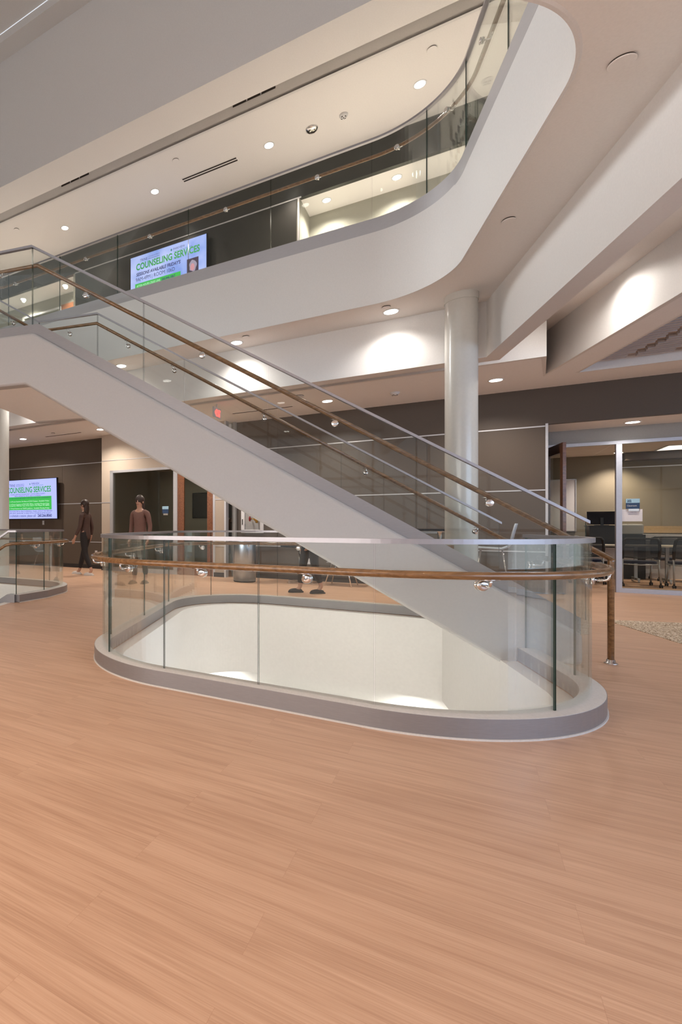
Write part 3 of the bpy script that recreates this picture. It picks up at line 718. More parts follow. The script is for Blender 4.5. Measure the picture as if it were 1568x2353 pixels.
foot_poly = [(S0, 0.0), (S0, lerp_line(band_bot, S0)+0.02), (sx0, lerp_line(band_bot, sx0)+0.02), (sx0, 0.0)]
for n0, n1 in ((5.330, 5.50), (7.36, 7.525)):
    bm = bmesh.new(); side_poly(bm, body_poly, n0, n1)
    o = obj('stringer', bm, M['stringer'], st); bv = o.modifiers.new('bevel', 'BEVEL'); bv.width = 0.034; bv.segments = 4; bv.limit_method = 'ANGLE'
band_poly = band_top+band_bot[::-1]
for n0, n1 in ((5.378, 5.46), (7.40, 7.478)):
    bm = bmesh.new(); side_poly(bm, band_poly, n0, n1); obj('stringer_band', bm, M['alu'], st)
# underside
bm = bmesh.new()
under = [(s, z+0.012) for s, z in body_bot]; under[0] = (sx0, lerp_line(body_bot, sx0)+0.012)
up = [(s, z+0.05) for s, z in under]
side_poly(bm, under+up[::-1], 5.50, 7.36); obj('stair_soffit', bm, M['ceiling_low'], st)
# treads and risers
run = (2.95+2.12)/17.0; rise = 3.31/18
for i in range(17):
    s_ = -2.12+run*i
    bm = bmesh.new(); sbox(bm, s_-0.02, s_+run, 5.47, 7.39, rise*(i+1)-0.03, rise*(i+1)); sbox(bm, s_, s_+0.02, 5.47, 7.39, rise*i, rise*(i+1)-0.03)
    obj('tread', bm, M['base'], st)
bm = bmesh.new(); sbox(bm, 2.93, 3.95, 5.47, 7.39, 3.20, 3.31); obj('landing', bm, M['base'], st)
for i in range(9):
    s_ = 3.95+0.31*i
    bm = bmesh.new(); sbox(bm, s_-0.02, s_+0.31, 5.47, 7.39, 3.31+0.204*(i+1)-0.03, 3.31+0.204*(i+1)); obj('tread', bm, M['base'], st)
# glass, caps and rails on both sides
cap_line = [(-2.215, cap_z(-2.215)), (2.947, cap_z(2.947)), (3.94, cap_z(2.947)), (S2, cap_z(2.947)+SLP*(S2-3.94))]
def pl(line, n, s0=None, s1=None):
    pts = [(s, z) for s, z in line]
    if s0 is not None:
        pts = [(s0, lerp_line(line, s0))]+[p for p in pts if s0 < p[0] < s1]+[(s1, lerp_line(line, s1))]
    return [sn(s, n, z) for s, z in pts]
for n_, sgn in ((NN, 1), (NF, -1)):
    bm = bmesh.new(); sweep(bm, pl(cap_line, n_), rect(-0.020, 0.020, -0.026, 0.0)); obj('cap_rail', bm, M['cap'], st)
    js = [-2.197, -0.961, 0.329, 1.607, 2.945, 3.94, 5.3, S2-0.02]
    for a_, b_ in zip(js, js[1:]):
        bm = bmesh.new(); lo = []; hi = []
        ss = [a_+0.005]+[x for x in (SL, S1) if a_ < x < b_]+[b_-0.005]
        poly = [(x, lerp_line(band_top, x)-0.02) for x in ss]+[(x, lerp_line(cap_line, x)-0.02) for x in (b_-0.005, a_+0.005)]
        p0 = [bm.verts.new(sn(s, n_-0.007, z)) for s, z in poly]; p1 = [bm.verts.new(sn(s, n_+0.007, z)) for s, z in poly]
        bm.faces.new(p0); bm.faces.new(p1[::-1]); m_ = len(poly)
        for i in range(m_):
            f = bm.faces.new((p0[i], p0[(i+1) % m_], p1[(i+1) % m_], p1[i])); f.material_index = 1
        obj('glass_panel', bm, [M['glass'], M['edge']], st)
    nr = n_+0.085*sgn
    rl = [(-2.394, cap_z(-2.394)-0.205), (2.925, cap_z(2.947)-0.195), (3.92, cap_z(2.947)-0.195), (S2, cap_z(2.947)-0.195+SLP*(S2-3.92))]
    if sgn < 0: rl[0] = (-2.25, cap_z(-2.25)-0.205)
    bm = bmesh.new(); tube(bm, pl(rl, nr), 0.0225, 16); obj('handrail', bm, M['rail'], st, True)
    if sgn > 0: bs = [-1.52, -0.28, 0.98, 2.28, 3.4, 4.5, 5.6]
    else: bs = [-1.95, -0.75, 0.5, 1.75, 2.45, 3.4, 4.4, 5.5]
    for s_ in bs:
        z_ = lerp_line(rl, s_); bracket(st, sn(s_, n_), NS*sgn, 0.085, z_-0.075, z_, S)
# newel that carries the end of the near handrail
nw = sn(-2.394, NN+0.085)
bm = bmesh.new(); tube(bm, [sn(-2.40, NN+0.085, cap_z(-2.394)-0.203), Vector((nw.x, nw.y, 0.845)), Vector((nw.x, nw.y, 0.012))], 0.0225, 16); obj('newel_post', bm, M['rail'], st, True)
bm = bmesh.new(); lathe(bm, (nw.x, nw.y, 0.0), [(0.045, 0), (0.045, 0.007), (0.030, 0.012), (0.028, 0.035), (0.024, 0.037)], 24); obj('newel_base', bm, M['chrome'], st, True)

# ------------------------------------------------------------------ columns
def column(x, y, label, r=0.18, z1=SOF):
    t = thing('column', label, 'column', (x, y, 0), 0, 'round columns')
    bm = bmesh.new(); cyl(bm, (x, y, 0), (x, y, z1-0.09), r, seg=64, caps=False); obj('shaft', bm, M['column'], t, True)
    bm = bmesh.new(); cyl(bm, (x, y, z1-0.09), (x, y, z1), r+0.008, seg=64); o = obj('collar', bm, M['column'], t, False)
column(4.44, 6.73, 'tall round satin white column rising behind the right end of the stair')
cl = ad(8.27, 8.06)
column(-2.37, 10.98, 'round column cut by the left edge of the picture beside the wall screen', z1=SOF)

# ------------------------------------------------------------------ ceiling fittings
def downlight(p, label, group, r=0.085, watts=30, spot=112, color=(1.0, 0.86, 0.72), lens=None, aim=None):
    t = thing('downlight', label, 'ceiling light', tuple(p), 0, group); x, y, z = p
    bm = bmesh.new(); lathe(bm, (x, y, z-0.006), [(r+0.022, 0.0), (r+0.022, 0.006)], 32)
    obj('trim_ring', bm, M['plastic_white'], t, False)
    bm = bmesh.new(); lathe(bm, (x, y, z-0.009), [(r, 0.0), (r, 0.004)], 32); obj('lens', bm, M['lamp'], t)
    if watts:
        l = bpy.data.lights.new('downlight_lamp', 'SPOT'); l.energy = watts; l.color = color; l.spot_size = math.radians(spot)
        l.spot_blend = 0.85; l.shadow_soft_size = 0.06
        o = bpy.data.objects.new('downlight_lamp', l); COL.objects.link(o); o.parent = t; o.location = (0, 0, -0.03)
    return t
LC = (1.0, 0.83, 0.68)
for a_, lb in ((7.927, 'leftmost downlight glowing in the upper floor ceiling above the stair landing'), (5.485, 'second downlight from the left in the row on the upper floor ceiling'),
               (3.059, 'downlight beside the chrome smoke detector on the upper floor ceiling'), (0.63, 'brightest downlight near the top right of the upper floor ceiling'),
               (-1.8, 'downlight in the upper floor ceiling hidden behind the curved guard'), (10.37, 'added downlight in the upper floor ceiling just off the left edge')):  # the off-frame one is added to brighten the left ceiling
    downlight(ad(a_, 9.72, Z3C), lb, 'downlights in the upper floor ceiling', 0.075, 165, 118, color=LC)
for a_, lb in ((2.31, 'left downlight in the upper recess seen through the curved guard'), (1.08, 'middle downlight in the upper recess behind the guard glass'), (-0.15, 'right downlight in the upper recess behind the guard glass'),
               (8.95, 'downlight in the upper left recess next to the dark wall'), (10.48, 'downlight in the upper left recess nearest the picture edge')):
    downlight(ad(a_, 10.98, ZB3), lb, 'downlights in the upper recesses', 0.07, 130, 140, (1.0, 0.93, 0.82))
for a_, lb in ((0.87, 'downlight under the slab lighting the white beam left of the column'), (3.08, 'downlight under the slab seen through the near stair glass'),
               (5.29, 'downlight under the slab hidden behind the stair'), (7.5, 'downlight under the slab over the far left opening')):
    downlight(ad(a_, 8.12, SOF), lb, 'downlights under the slab by the white beam', 0.085, 58, 138, (1.0, 0.94, 0.88))
for a_, lb in ((-0.374, 'downlight in the lowered ceiling right of the column'), (2.148, 'downlight in the lowered ceiling seen above the near stair cap rail'), (4.70, 'downlight in the lowered ceiling by the meeting room door'),
               (7.283, 'downlight in the lowered ceiling where the stair underside meets the beige wall'), (9.807, 'downlight in the lowered ceiling above the wall screen on the left')):
    downlight(ad(a_, 10.27, ZC), lb, 'downlights in the lowered ceiling', 0.085, 165, 145, (1.0, 0.90, 0.80))
downlight(ad(-2.24, 11.85, ZS), 'downlight in the low soffit in front of the classroom glass', None, 0.085, 60, 140, (1.0, 0.92, 0.84))
downlight(Vector((5.58, 6.08, SOF)), 'hidden downlight washing the white soffit face right of the column', None, 0.06, 50, 160, (1.0, 0.93, 0.86))
downlight(Vector((5.22, 4.62, SOF)), 'hidden downlight above the right edge of the picture washing the white soffit face', None, 0.06, 50, 160, (1.0, 0.93, 0.86))
downlight(Vector((5.45, 6.78, SOF)), 'added hidden downlight brightening the far end of the pocket beside the column', None, 0.06, 12, 165, (1.0, 0.93, 0.86))  # extra lamp added to lift the dark end of the pocket
downlight(ad(-2.77, 15.85, 2.75), 'classroom downlight hidden behind the mullion, lighting the back wall', 'classroom downlights', 0.07, 150, 120, (1.0, 0.88, 0.74))
downlight(ad(-4.9, 13.6, 2.75), 'classroom downlight off the right edge of the picture', 'classroom downlights', 0.07, 160, 150, (1.0, 0.92, 0.8))
downlight(ad(-1.2, 14.0, 2.75), 'classroom downlight behind the open door', 'classroom downlights', 0.07, 60, 150, (1.0, 0.88, 0.75))
downlight(ad(5.2, 12.4, 2.8), 'downlight in the meeting room ceiling', None, 0.06, 14, 120, LC)
for a_, lb in ((3.4, 'lower floor downlight left of the stair underside'), (0.6, 'lower floor downlight lighting the wall under the opening'), (-1.2, 'lower floor downlight near the right wall under the opening')):
    downlight(ad(a_, 8.05, -0.98), lb, 'lower floor downlights', 0.085, 120, 135, (1.0, 0.985, 0.95))
for (s_, n_), lb in zip(((0.2, 4.6), (1.0, 6.3), (-1.0, 5.6)), ('middle', 'farthest', 'rightmost')):  # unseen spots added to brighten the shaft and lower floor
    downlight(sn(s_, n_-2.6, -0.98), lb+' added lower floor downlight under the near side slab', 'added lower floor downlights under the near slab', 0.085, 560, 150, (1.0, 0.985, 0.965))
for (s_, n_), lb in zip(((2.6, 0.4), (0.2, 0.2), (-1.4, 0.6), (3.2, -2.0), (0.5, -2.4), (-1.4, -2.0)), ('front left', 'front middle', 'front right', 'rear left', 'rear middle', 'rear right')):  # unseen spots added as fill for the near floor and its bounce
    downlight(sn(s_, n_, SOF), lb+' added fill downlight in the ceiling over the near floor', 'added fill downlights over the near floor', 0.085, 15 if s_ < -1 else (200 if s_ > 2 else 65), 150, (1.0, 0.80, 0.62))

for k_, (s_, n_) in enumerate(((-0.5, 2.2), (2.4, 2.4), (5.2, 3.0), (1.0, 0.2), (4.0, 0.4))):  # roof spots added to catch the stringer lips from above
    downlight(sn(s_, n_, 10.62), ('rightmost front', 'middle front', 'leftmost front', 'right rear', 'left rear')[k_]+' added unseen downlight high in the atrium roof', 'added downlights in the atrium roof', 0.1, 260, 55, (1.0, 0.94, 0.86))
def disc(p, label, cat='sprinkler cover', name='sprinkler_cover', r=0.055, h=0.006, group='flush ceiling discs', mat='ceiling'):
    bm = bmesh.new(); x, y, z = p
    lathe(bm, (x, y, z-0.018), [(r*0.96, 0), (r, 0.003), (r, 0.007)], 32); k = len(bm.faces)
    lathe(bm, (x, y, z-0.011), [(r*0.93, 0), (r*0.93, 0.011)], 32); bm.faces.ensure_lookup_table()  # dark collar paints in the shadow gap above the cover
    for f in bm.faces[k:]: f.material_index = 1
    return tag(obj(name, bm, [M[mat], M['slot']]), label, cat, group)
disc(Vector((3.79, 5.05, SOF)), 'flush white sprinkler cover in the soffit left of the grey beam', r=0.055)
disc(Vector((3.212, 3.327, SOF)), 'larger flush white disc in the soffit at the top right', 'ceiling speaker', 'ceiling_speaker', r=0.07, group=None)
disc(ad(0.905, 7.911, SOF), 'flush sprinkler cover beside the downlight left of the column'); disc(ad(2.859, 7.933, SOF), 'flush sprinkler cover above the stair handrail under the slab')
disc(ad(0.436, 9.096, Z3C), 'flush sprinkler cover above the brightest upper downlight', r=0.065); disc(ad(4.68, 9.111, Z3C), 'flush sprinkler cover above the long ceiling slot', r=0.065)
disc(ad(8.926, 9.125, Z3C), 'flush sprinkler cover in the ceiling near the left picture edge', r=0.065)
disc(ad(2.491, 9.585, ZC), 'round white ceiling speaker seen through the near stair glass', 'ceiling speaker', 'ceiling_speaker', r=0.10, group=None, mat='plastic_white')
disc(ad(8.557, 10.025, ZC), 'small round sensor in front of the slot over the left wall screen', 'sensor', 'ceiling_sensor', r=0.05, group=None)
def smoke(p, label, r=0.075, mat='plastic_white', spokes=False):
    t = thing('smoke_detector', label, 'smoke detector', tuple(p)); x, y, z = p
    bm = bmesh.new(); lathe(bm, (x, y, z-0.05), [(r*0.35, 0), (r*0.72, 0.008), (r*0.82, 0.022), (r*0.98, 0.032), (r, 0.05)], 32); obj('housing', bm, M[mat], t, True)
    bm = bmesh.new()
    for k in range(4):
        a_ = k*PI/2+0.5; c = Vector((x+math.cos(a_)*r*0.55, y+math.sin(a_)*r*0.55, z-0.045)); box(bm, c, 0.03, 0.014, 0.006, a_+PI/2)
    box(bm, (x, y, z-0.051), 0.02, 0.016, 0.004); obj('sensor_vent', bm, M['slot'], t)
smoke(ad(2.298, 9.742, Z3C), 'chrome smoke detector between the upper floor downlights', 0.105, 'chrome')
smoke(ad(1.767, 9.716, Z3C), 'small white sensor dome right of the chrome smoke detector', 0.07)
smoke(ad(1.04, 10.264, ZC), 'white smoke detector in the lowered ceiling left of the column', 0.075)
def slot(a0, a1, d, z, label, group=None, w=0.10, n=2):
    t = thing('linear_air_diffuser', label, 'air vent', tuple(ad((a0+a1)/2, d, z)), 0, group)
    bm = bmesh.new(); abox(bm, a0, a1, d-w/2, d+w/2, z-0.006, z); obj('diffuser_frame', bm, M['ceiling'], t)
    for k in range(n):
        dd = d-w/2+w*(k+0.5)/n
        bm = bmesh.new(); abox(bm, a0+0.02, a1-0.02, dd-w*0.18/n*1.5, dd+w*0.18/n*1.5, z-0.008, z-0.005); obj('slot', bm, M['slot'], t)
slot(3.664, 4.847, 9.73, Z3C, 'long two slot air diffuser in the upper floor ceiling', w=0.14)
for a0, a1, lb in ((2.562, 3.278, 'right slot vent along the edge of the upper beam'), (6.295, 7.003, 'left slot vent along the edge of the upper beam')):
    t = thing('linear_air_diffuser', lb, 'air vent', tuple(ad(a0, 8.72, 8.3)), 0, 'slot vents on the upper ceiling step')
    bm = bmesh.new(); abox(bm, a0*1.03, a1*1.03, 8.722, 8.732, 8.385, 8.42); obj('diffuser_frame', bm, M['slot'], t)
    for q in (0.33, 0.66):
        bm = bmesh.new(); x_ = a0*1.03+(a1-a0)*1.03*q; abox(bm, x_-0.01, x_+0.01, 8.718, 8.723, 8.385, 8.42); obj('blade', bm, M['trim'], t)
slot(2.777, 4.02, 10.33, ZC, 'slot air diffuser in the lowered ceiling seen through the stair glass', w=0.09, n=1)
slot(7.9, 9.088, 10.33, ZC, 'slot air diffuser in the lowered ceiling above the wall screen', w=0.09, n=1)
# exit sign
et = thing('exit_sign', 'lit red EXIT sign hanging from the ceiling behind the stair glass', 'exit sign', (1.93, 9.9, ZC))
ex = Vector((1.95, 9.98, 3.27)); rN = math.atan2(NA.y, NA.x)
bm = bmesh.new(); box(bm, ex, 0.34, 0.03, 0.20, rN); obj('sign_housing', bm, M['plastic_white'], et)
bm = bmesh.new(); cyl(bm, ex+Vector((0, 0, 0.1)), Vector((ex.x, ex.y, ZC)), 0.012); obj('stem', bm, M['plastic_white'], et)

# ------------------------------------------------------------------ text helper
def text_bm(bm, s, size, M4, bold=0.0, align='LEFT', width=None, shear=0.0, depth=0.0):
    cu = bpy.data.curves.new('tmp', 'FONT'); cu.body = s; cu.size = size; cu.align_x = align; cu.offset = bold; cu.shear = shear
    cu.resolution_u = 3
    o = bpy.data.objects.new('tmp', cu); COL.objects.link(o)
    bpy.context.view_layer.update()
    me = o.to_mesh(); xs = [v.co.x for v in me.vertices]
    k = 1.0; x0 = 0
    if width and xs: k = width/(max(xs)-min(xs)); x0 = min(xs)
    b0 = len(bm.verts); vs = [bm.verts.new(M4 @ Vector(((v.co.x-x0)*k if width else v.co.x, v.co.y, depth))) for v in me.vertices]
    bm.verts.ensure_lookup_table()
    for p in me.polygons:
        try: bm.faces.new([vs[i] for i in p.vertices])
        except ValueError: pass
    o.to_mesh_clear(); bpy.data.objects.remove(o); bpy.data.curves.remove(cu)
def frame_matrix(origin, right, up):
    r = Vector(right).normalized(); u = Vector(up).normalized(); n = r.cross(u)
    m = Matrix((r, u, n)).transposed().to_4x4(); m.translation = origin; return m
# exit letters on the side seen from the camera; the letters read left to right along NA
mE = frame_matrix(ex+(-A if False else A)*0.0, NA, (0, 0, 1)); fn = mE.to_3x3() @ Vector((0, 0, 1))
mE.translation = ex - NA*0.13 + fn*0.017 + Vector((0, 0, -0.065))
bm = bmesh.new(); text_bm(bm, '<EXIT', 0.185, mE, 0.006, width=0.27); obj('sign_letters', bm, M['exit_red'], et, recalc=False)

# ------------------------------------------------------------------ screens
def emis(name, c, s=1.0): return principled(name, (0.02, 0.02, 0.02), 0.25, emis=c, estr=s)
M['scr'] = emis('lit_pale_blue_screen', (0.42, 0.47, 0.95), 0.95)
def screen_bg():
    m = emis('lit_blue_gradient_screen', (0.4, 0.5, 0.95), 0.9); nt = m.node_tree; b = nt.nodes['Principled BSDF']; N = nt.nodes.new; L = nt.links.new
    tc = N('ShaderNodeTexCoord'); nz = N('ShaderNodeTexNoise'); nz.inputs['Scale'].default_value = 1.6; nz.inputs['Detail'].default_value = 3
    rp = N('ShaderNodeValToRGB'); e = rp.color_ramp.elements; e[0].position = 0.35; e[1].position = 0.65
    e[0].color = (0.22, 0.34, 0.80, 1); e[1].color = (0.52, 0.60, 0.98, 1)
    L(tc.outputs['Object'], nz.inputs['Vector']); L(nz.outputs['Fac'], rp.inputs[0]); L(rp.outputs[0], b.inputs['Emission Color']); return m
M['scr3'] = screen_bg()
M['t_green'] = emis('lit_green_letters', (0.02, 0.30, 0.05), 1.0)
M['t_bar'] = emis('lit_green_panel', (0.03, 0.42, 0.06), 1.0)
M['t_navy'] = emis('lit_navy_letters', (0.02, 0.025, 0.12), 1.0)
M['t_teal'] = emis('lit_teal_letters', (0.01, 0.16, 0.17), 1.0)
M['t_pale'] = emis('lit_pale_letters', (0.55, 0.85, 0.62), 1.0)
M['t_dark'] = emis('lit_photo_dark', (0.035, 0.02, 0.05), 1.0)
M['t_face'] = emis('lit_photo_face', (0.55, 0.25, 0.28), 1.0)
M['t_hair'] = emis('lit_photo_hair', (0.30, 0.26, 0.34), 1.0)
def quad(bm, m4, x0, y0, x1, y1, z=0.0):
    bm.faces.new([bm.verts.new(m4 @ Vector(p)) for p in ((x0, y0, z), (x1, y0, z), (x1, y1, z), (x0, y1, z))])
def ell(bm, m4, cx, cy, rx, ry, z=0.0, n=28, wob=0.0):
    bm.faces.new([bm.verts.new(m4 @ Vector((cx+math.cos(2*PI*i/n)*rx*(1+wob*math.sin(5.0*2*PI*i/n+1)), cy+math.sin(2*PI*i/n)*ry*(1+wob*math.sin(4*2*PI*i/n)), z))) for i in range(n)])
def screen(name, label, a0, a1, d, z0, z1, tilt=0.0):
    """a0 > a1: left edge to right edge as seen"""
    c = ad((a0+a1)/2, d, (z0+z1)/2); t = thing(name, label, 'television', tuple(c))
    right = -A; up = (Vector((0, 0, 1))*math.cos(tilt)-NA*math.sin(tilt)); w = abs(a0-a1); h = z1-z0
    m4 = frame_matrix(c, right, up)      # third axis points to the viewer
    rot = m4.to_3x3().to_4x4(); bm = bmesh.new()
    box(bm, c-(m4.to_3x3() @ Vector((0, 0, 0.035))), w+0.03, h+0.03, 0.06, rot=rot); obj('bezel', bm, M['bezel'], t)
    bm = bmesh.new(); box(bm, c-(m4.to_3x3() @ Vector((0, 0, 0.12))), 0.5, 0.4, 0.12, rot=rot); obj('wall_mount', bm, M['black'], t)
    return t, m4, w, h
# screen on the upper floor
t, m4, w, h = screen('television', 'upper floor screen reading COUNSELING SERVICES behind the atrium guard', 6.55, 4.64, 10.46, 6.31, 7.39)
bm = bmesh.new(); quad(bm, m4, -w/2, -h/2, w/2, h/2, 0.001); obj('screen_face', bm, M['scr3'], t, recalc=False)
def tx(bm, s, x, y, size, width, bold=0.0, shear=0.0): text_bm(bm, s, size, m4 @ Matrix.Translation((x*w-w/2, h/2-y*h, 0.003)), bold, 'LEFT', width*w, shear)
bm = bmesh.new(); tx(bm, 'COUNSELING SERVICES', 0.08, 0.30, 0.205, 0.84, 0.006); obj('headline_text', bm, M['t_green'], t, recalc=False)
bm = bmesh.new(); tx(bm, "SESSIONS AVAILABLE FRIDAY'S", 0.08, 0.43, 0.105, 0.60, 0.003, 0.2); tx(bm, '9AM-4PM | ROOM 106D', 0.075, 0.545, 0.125, 0.53)
tx(bm, 'TRINE', 0.135, 0.135, 0.085, 0.10); tx(bm, 'PARKVIEW', 0.585, 0.12, 0.075, 0.15); quad(bm, m4, -w/2+0.245*w, h/2-0.15*h, -w/2+0.247*w, h/2-0.06*h, 0.003)
for k in range(2): tx(bm, ('COLLEGE OF HEALTH', 'PROFESSIONS')[k], 0.255, 0.095+0.045*k, 0.04, 0.15)
obj('navy_text', bm, M['t_navy'], t, recalc=False)
bm = bmesh.new(); tx(bm, 'STUDENT ASSISTANCE PROGRAM', 0.585, 0.162, 0.035, 0.24); ell(bm, m4, -w/2+0.56*w, h/2-0.10*h, 0.018, 0.026, 0.003); obj('logo_text', bm, M['t_teal'], t, recalc=False)
bm = bmesh.new(); quad(bm, m4, -w/2+0.065*w, h/2-0.70*h, -w/2+0.68*w, h/2-0.59*h, 0.002); obj('green_bar', bm, M['t_bar'], t, recalc=False)
bm = bmesh.new(); tx(bm, 'AFTER-HOURS CRISIS LINE:', 0.085, 0.67, 0.075, 0.33); obj('pale_text', bm, M['t_pale'], t, recalc=False)
bm = bmesh.new(); tx(bm, '260.446.1867', 0.43, 0.67, 0.075, 0.18, 0.002); obj('number_text', bm, M['t_navy'], t, recalc=False)
bm = bmesh.new(); quad(bm, m4, -w/2+0.76*w, h/2-0.82*h, -w/2+0.905*w, h/2-0.40*h, 0.002); obj('portrait_picture', bm, M['t_dark'], t, recalc=False)
bm = bmesh.new(); ell(bm, m4, -w/2+0.835*w, h/2-0.555*h, 0.088, 0.125, 0.003, 40, 0.09); obj('portrait_hair', bm, M['t_hair'], t, recalc=False)
bm = bmesh.new(); ell(bm, m4, -w/2+0.83*w, h/2-0.58*h, 0.050, 0.078, 0.004); obj('portrait_face', bm, M['t_face'], t, recalc=False)
# screen on the left wall
t, m4, w, h = screen('television', 'wall screen with green panel reading COUNSELING SERVICES on the left wall', 11.44, 9.36, 11.12, 1.335, 2.445, 0.03)
bm = bmesh.new(); quad(bm, m4, -w/2, -h/2, w/2, h/2, 0.001); obj('screen_face', bm, M['scr'], t, recalc=False)
bm = bmesh.new(); tx(bm, 'COUNSELING SERVICES', 0.095, 0.325, 0.22, 0.81, 0.005); obj('headline_text', bm, M['t_green'], t, recalc=False)
bm = bmesh.new()
tx(bm, 'TRINE', 0.14, 0.165, 0.11, 0.11); tx(bm, 'COLLEGE OF HEALTH', 0.27, 0.125, 0.045, 0.15); tx(bm, 'PROFESSIONS', 0.27, 0.165, 0.045, 0.15); tx(bm, 'PARKVIEW', 0.56, 0.13, 0.075, 0.14)
tx(bm, 'STUDENT ASSISTANCE PROGRAM FOR FT. WAYNE CAMPUS STUDENTS', 0.16, 0.385, 0.05, 0.64); tx(bm, '*FREE & CONFIDENTIAL MENTAL HEALTH COUNSELING*', 0.23, 0.43, 0.05, 0.50)
tx(bm, '*AFTER HOURS MENTAL HEALTH EMERGENCY, PLEASE CONTACT THE PARKVIEW', 0.10, 0.825, 0.055, 0.82); tx(bm, 'CRISIS LINE AT 260.446.1867 TO SPEAK WITH A COUNSELOR AFTER HOURS**', 0.12, 0.875, 0.055, 0.78)
tx(bm, 'To schedule a session, please call:', 0.11, 0.955, 0.11, 0.52); tx(bm, '260.266.8060', 0.66, 0.955, 0.11, 0.25, 0.003)
obj('navy_text', bm, M['t_navy'], t, recalc=False)
bm = bmesh.new(); tx(bm, 'YOU CAN CHOOSE BETWEEN 3 OPTIONS FOR YOUR CONVENIENCE:', 0.10, 0.49, 0.06, 0.80); obj('dark_text', bm, M['t_navy'], t, recalc=False)
bm = bmesh.new(); tx(bm, 'STUDENT ASSISTANCE PROGRAM', 0.57, 0.165, 0.035, 0.20); ell(bm, m4, -w/2+0.53*w, h/2-0.115*h, 0.016, 0.024, 0.003); obj('logo_text', bm, M['t_teal'], t, recalc=False)
bm = bmesh.new(); quad(bm, m4, -w/2+0.075*w, h/2-0.775*h, -w/2+0.91*w, h/2-0.435*h, 0.002); obj('green_panel', bm, M['t_bar'], t, recalc=False)
for y_, s_ in ((0.57, '1. In-Person Sessions On-Site at ACWS Campus : Available Fridays'), (0.64, '2. In-Person Sessions at FWH PAR Offices : Available Monday-Friday'), (0.68, '(Located at: 3948 New Vision Drive, Suite C, Fort Wayne, IN, 46845)'), (0.75, '3. Virtual Sessions via TEAMS platform : Available Monday-Friday')):
    bm = bmesh.new(); tx(bm, s_, 0.13, y_, 0.055, 0.74); obj('option_text', bm, M['t_pale'], t, recalc=False)
# outlet under it, small plate, paper note
def plate(p, label, cat='wall plate', w=0.075, h=0.12):
    t = thing('wall_plate', label, cat, tuple(p)); bm = bmesh.new(); box(bm, p, w, 0.008, h, RA); obj('cover', bm, M['trim'], t)
    bm = bmesh.new()
    for dz in (-0.025, 0.025): box(bm, Vector(p)-NA*0.005+Vector((0, 0, dz)), 0.03, 0.004, 0.03, RA)
    obj('socket', bm, M['plastic_white'], t)
plate(ad(10.0, DB-0.006, 1.22), 'grey wall plate under the left wall screen')
plate(ad(2.72, DB-0.006, 0.40), 'grey outlet plate low on the brown wall behind the cafe table')
plate(ad(8.15, DB-0.006, 0.42), 'small outlet plate on the brown wall by the beige corner')
# room sign of the small meeting room and classroom sign
def room_sign(p, w, label, txt1, txt2, paper=False):
    t = thing('room_sign', label, 'room sign', tuple(p)); m4 = frame_matrix(Vector(p), -A, (0, 0, 1)); rot = m4.to_3x3().to_4x4()
    bm = bmesh.new(); box(bm, Vector(p)+(m4.to_3x3() @ Vector((0, -0.045, 0))), w, 0.10, 0.012, rot=rot); obj('name_panel', bm, M['sign_blue'], t)
    bm = bmesh.new(); box(bm, Vector(p)+(m4.to_3x3() @ Vector((0, 0.04, 0.001))), w, 0.07, 0.014, rot=rot); obj('number_panel', bm, M['sign_pale'], t)
    bm = bmesh.new(); box(bm, Vector(p)+(m4.to_3x3() @ Vector((0.01, -0.115, 0.004))), w*0.75, 0.04, 0.012, rot=rot); obj('note_clip', bm, M['chrome'], t)
    if not txt1: return
    bm = bmesh.new(); text_bm(bm, txt1, 0.055, m4 @ Matrix.Translation((-w*0.42, 0.02, 0.0095)), 0.002, 'LEFT', w*0.32); obj('room_number', bm, M['sign_blue'], t, recalc=False)
    if txt2:
        bm = bmesh.new(); text_bm(bm, txt2, 0.04, m4 @ Matrix.Translation((-w*0.42, -0.055, 0.0085)), 0.0, 'LEFT', w*0.7); obj('room_name', bm, M['plastic_white'], t, recalc=False)
room_sign(ad(-2.325, DC-0.004, 1.52), 0.17, 'blue and pale room sign 202 on the classroom glass', '202', 'Classroom')
room_sign(ad(5.92, DBG+0.018, 1.52), 0.16, 'small grey room sign on the meeting room window', '', '')
bm = bmesh.new(); box(bm, ad(-2.315, DC+0.008, 1.315), 0.262, 0.003, 0.205, RA)
nt_ = thing('paper_notice', 'white paper notice taped to the classroom glass under the room sign', 'notice', tuple(ad(-2.315, DC+0.008, 1.315)))
obj('sheet', bm, M['paper'], nt_)
bm = bmesh.new(); mN = frame_matrix(ad(-2.315, DC+0.006, 1.315), -A, (0, 0, 1))
for x_, y_, w_ in ((-0.06, 0.045, 0.03), (-0.02, 0.047, 0.04), (0.03, 0.05, 0.03), (-0.05, 0.02, 0.12)): quad(bm, mN, x_, y_, x_+w_, y_+0.003, 0.001)
obj('print', bm, M['t_navy'], nt_, recalc=False)

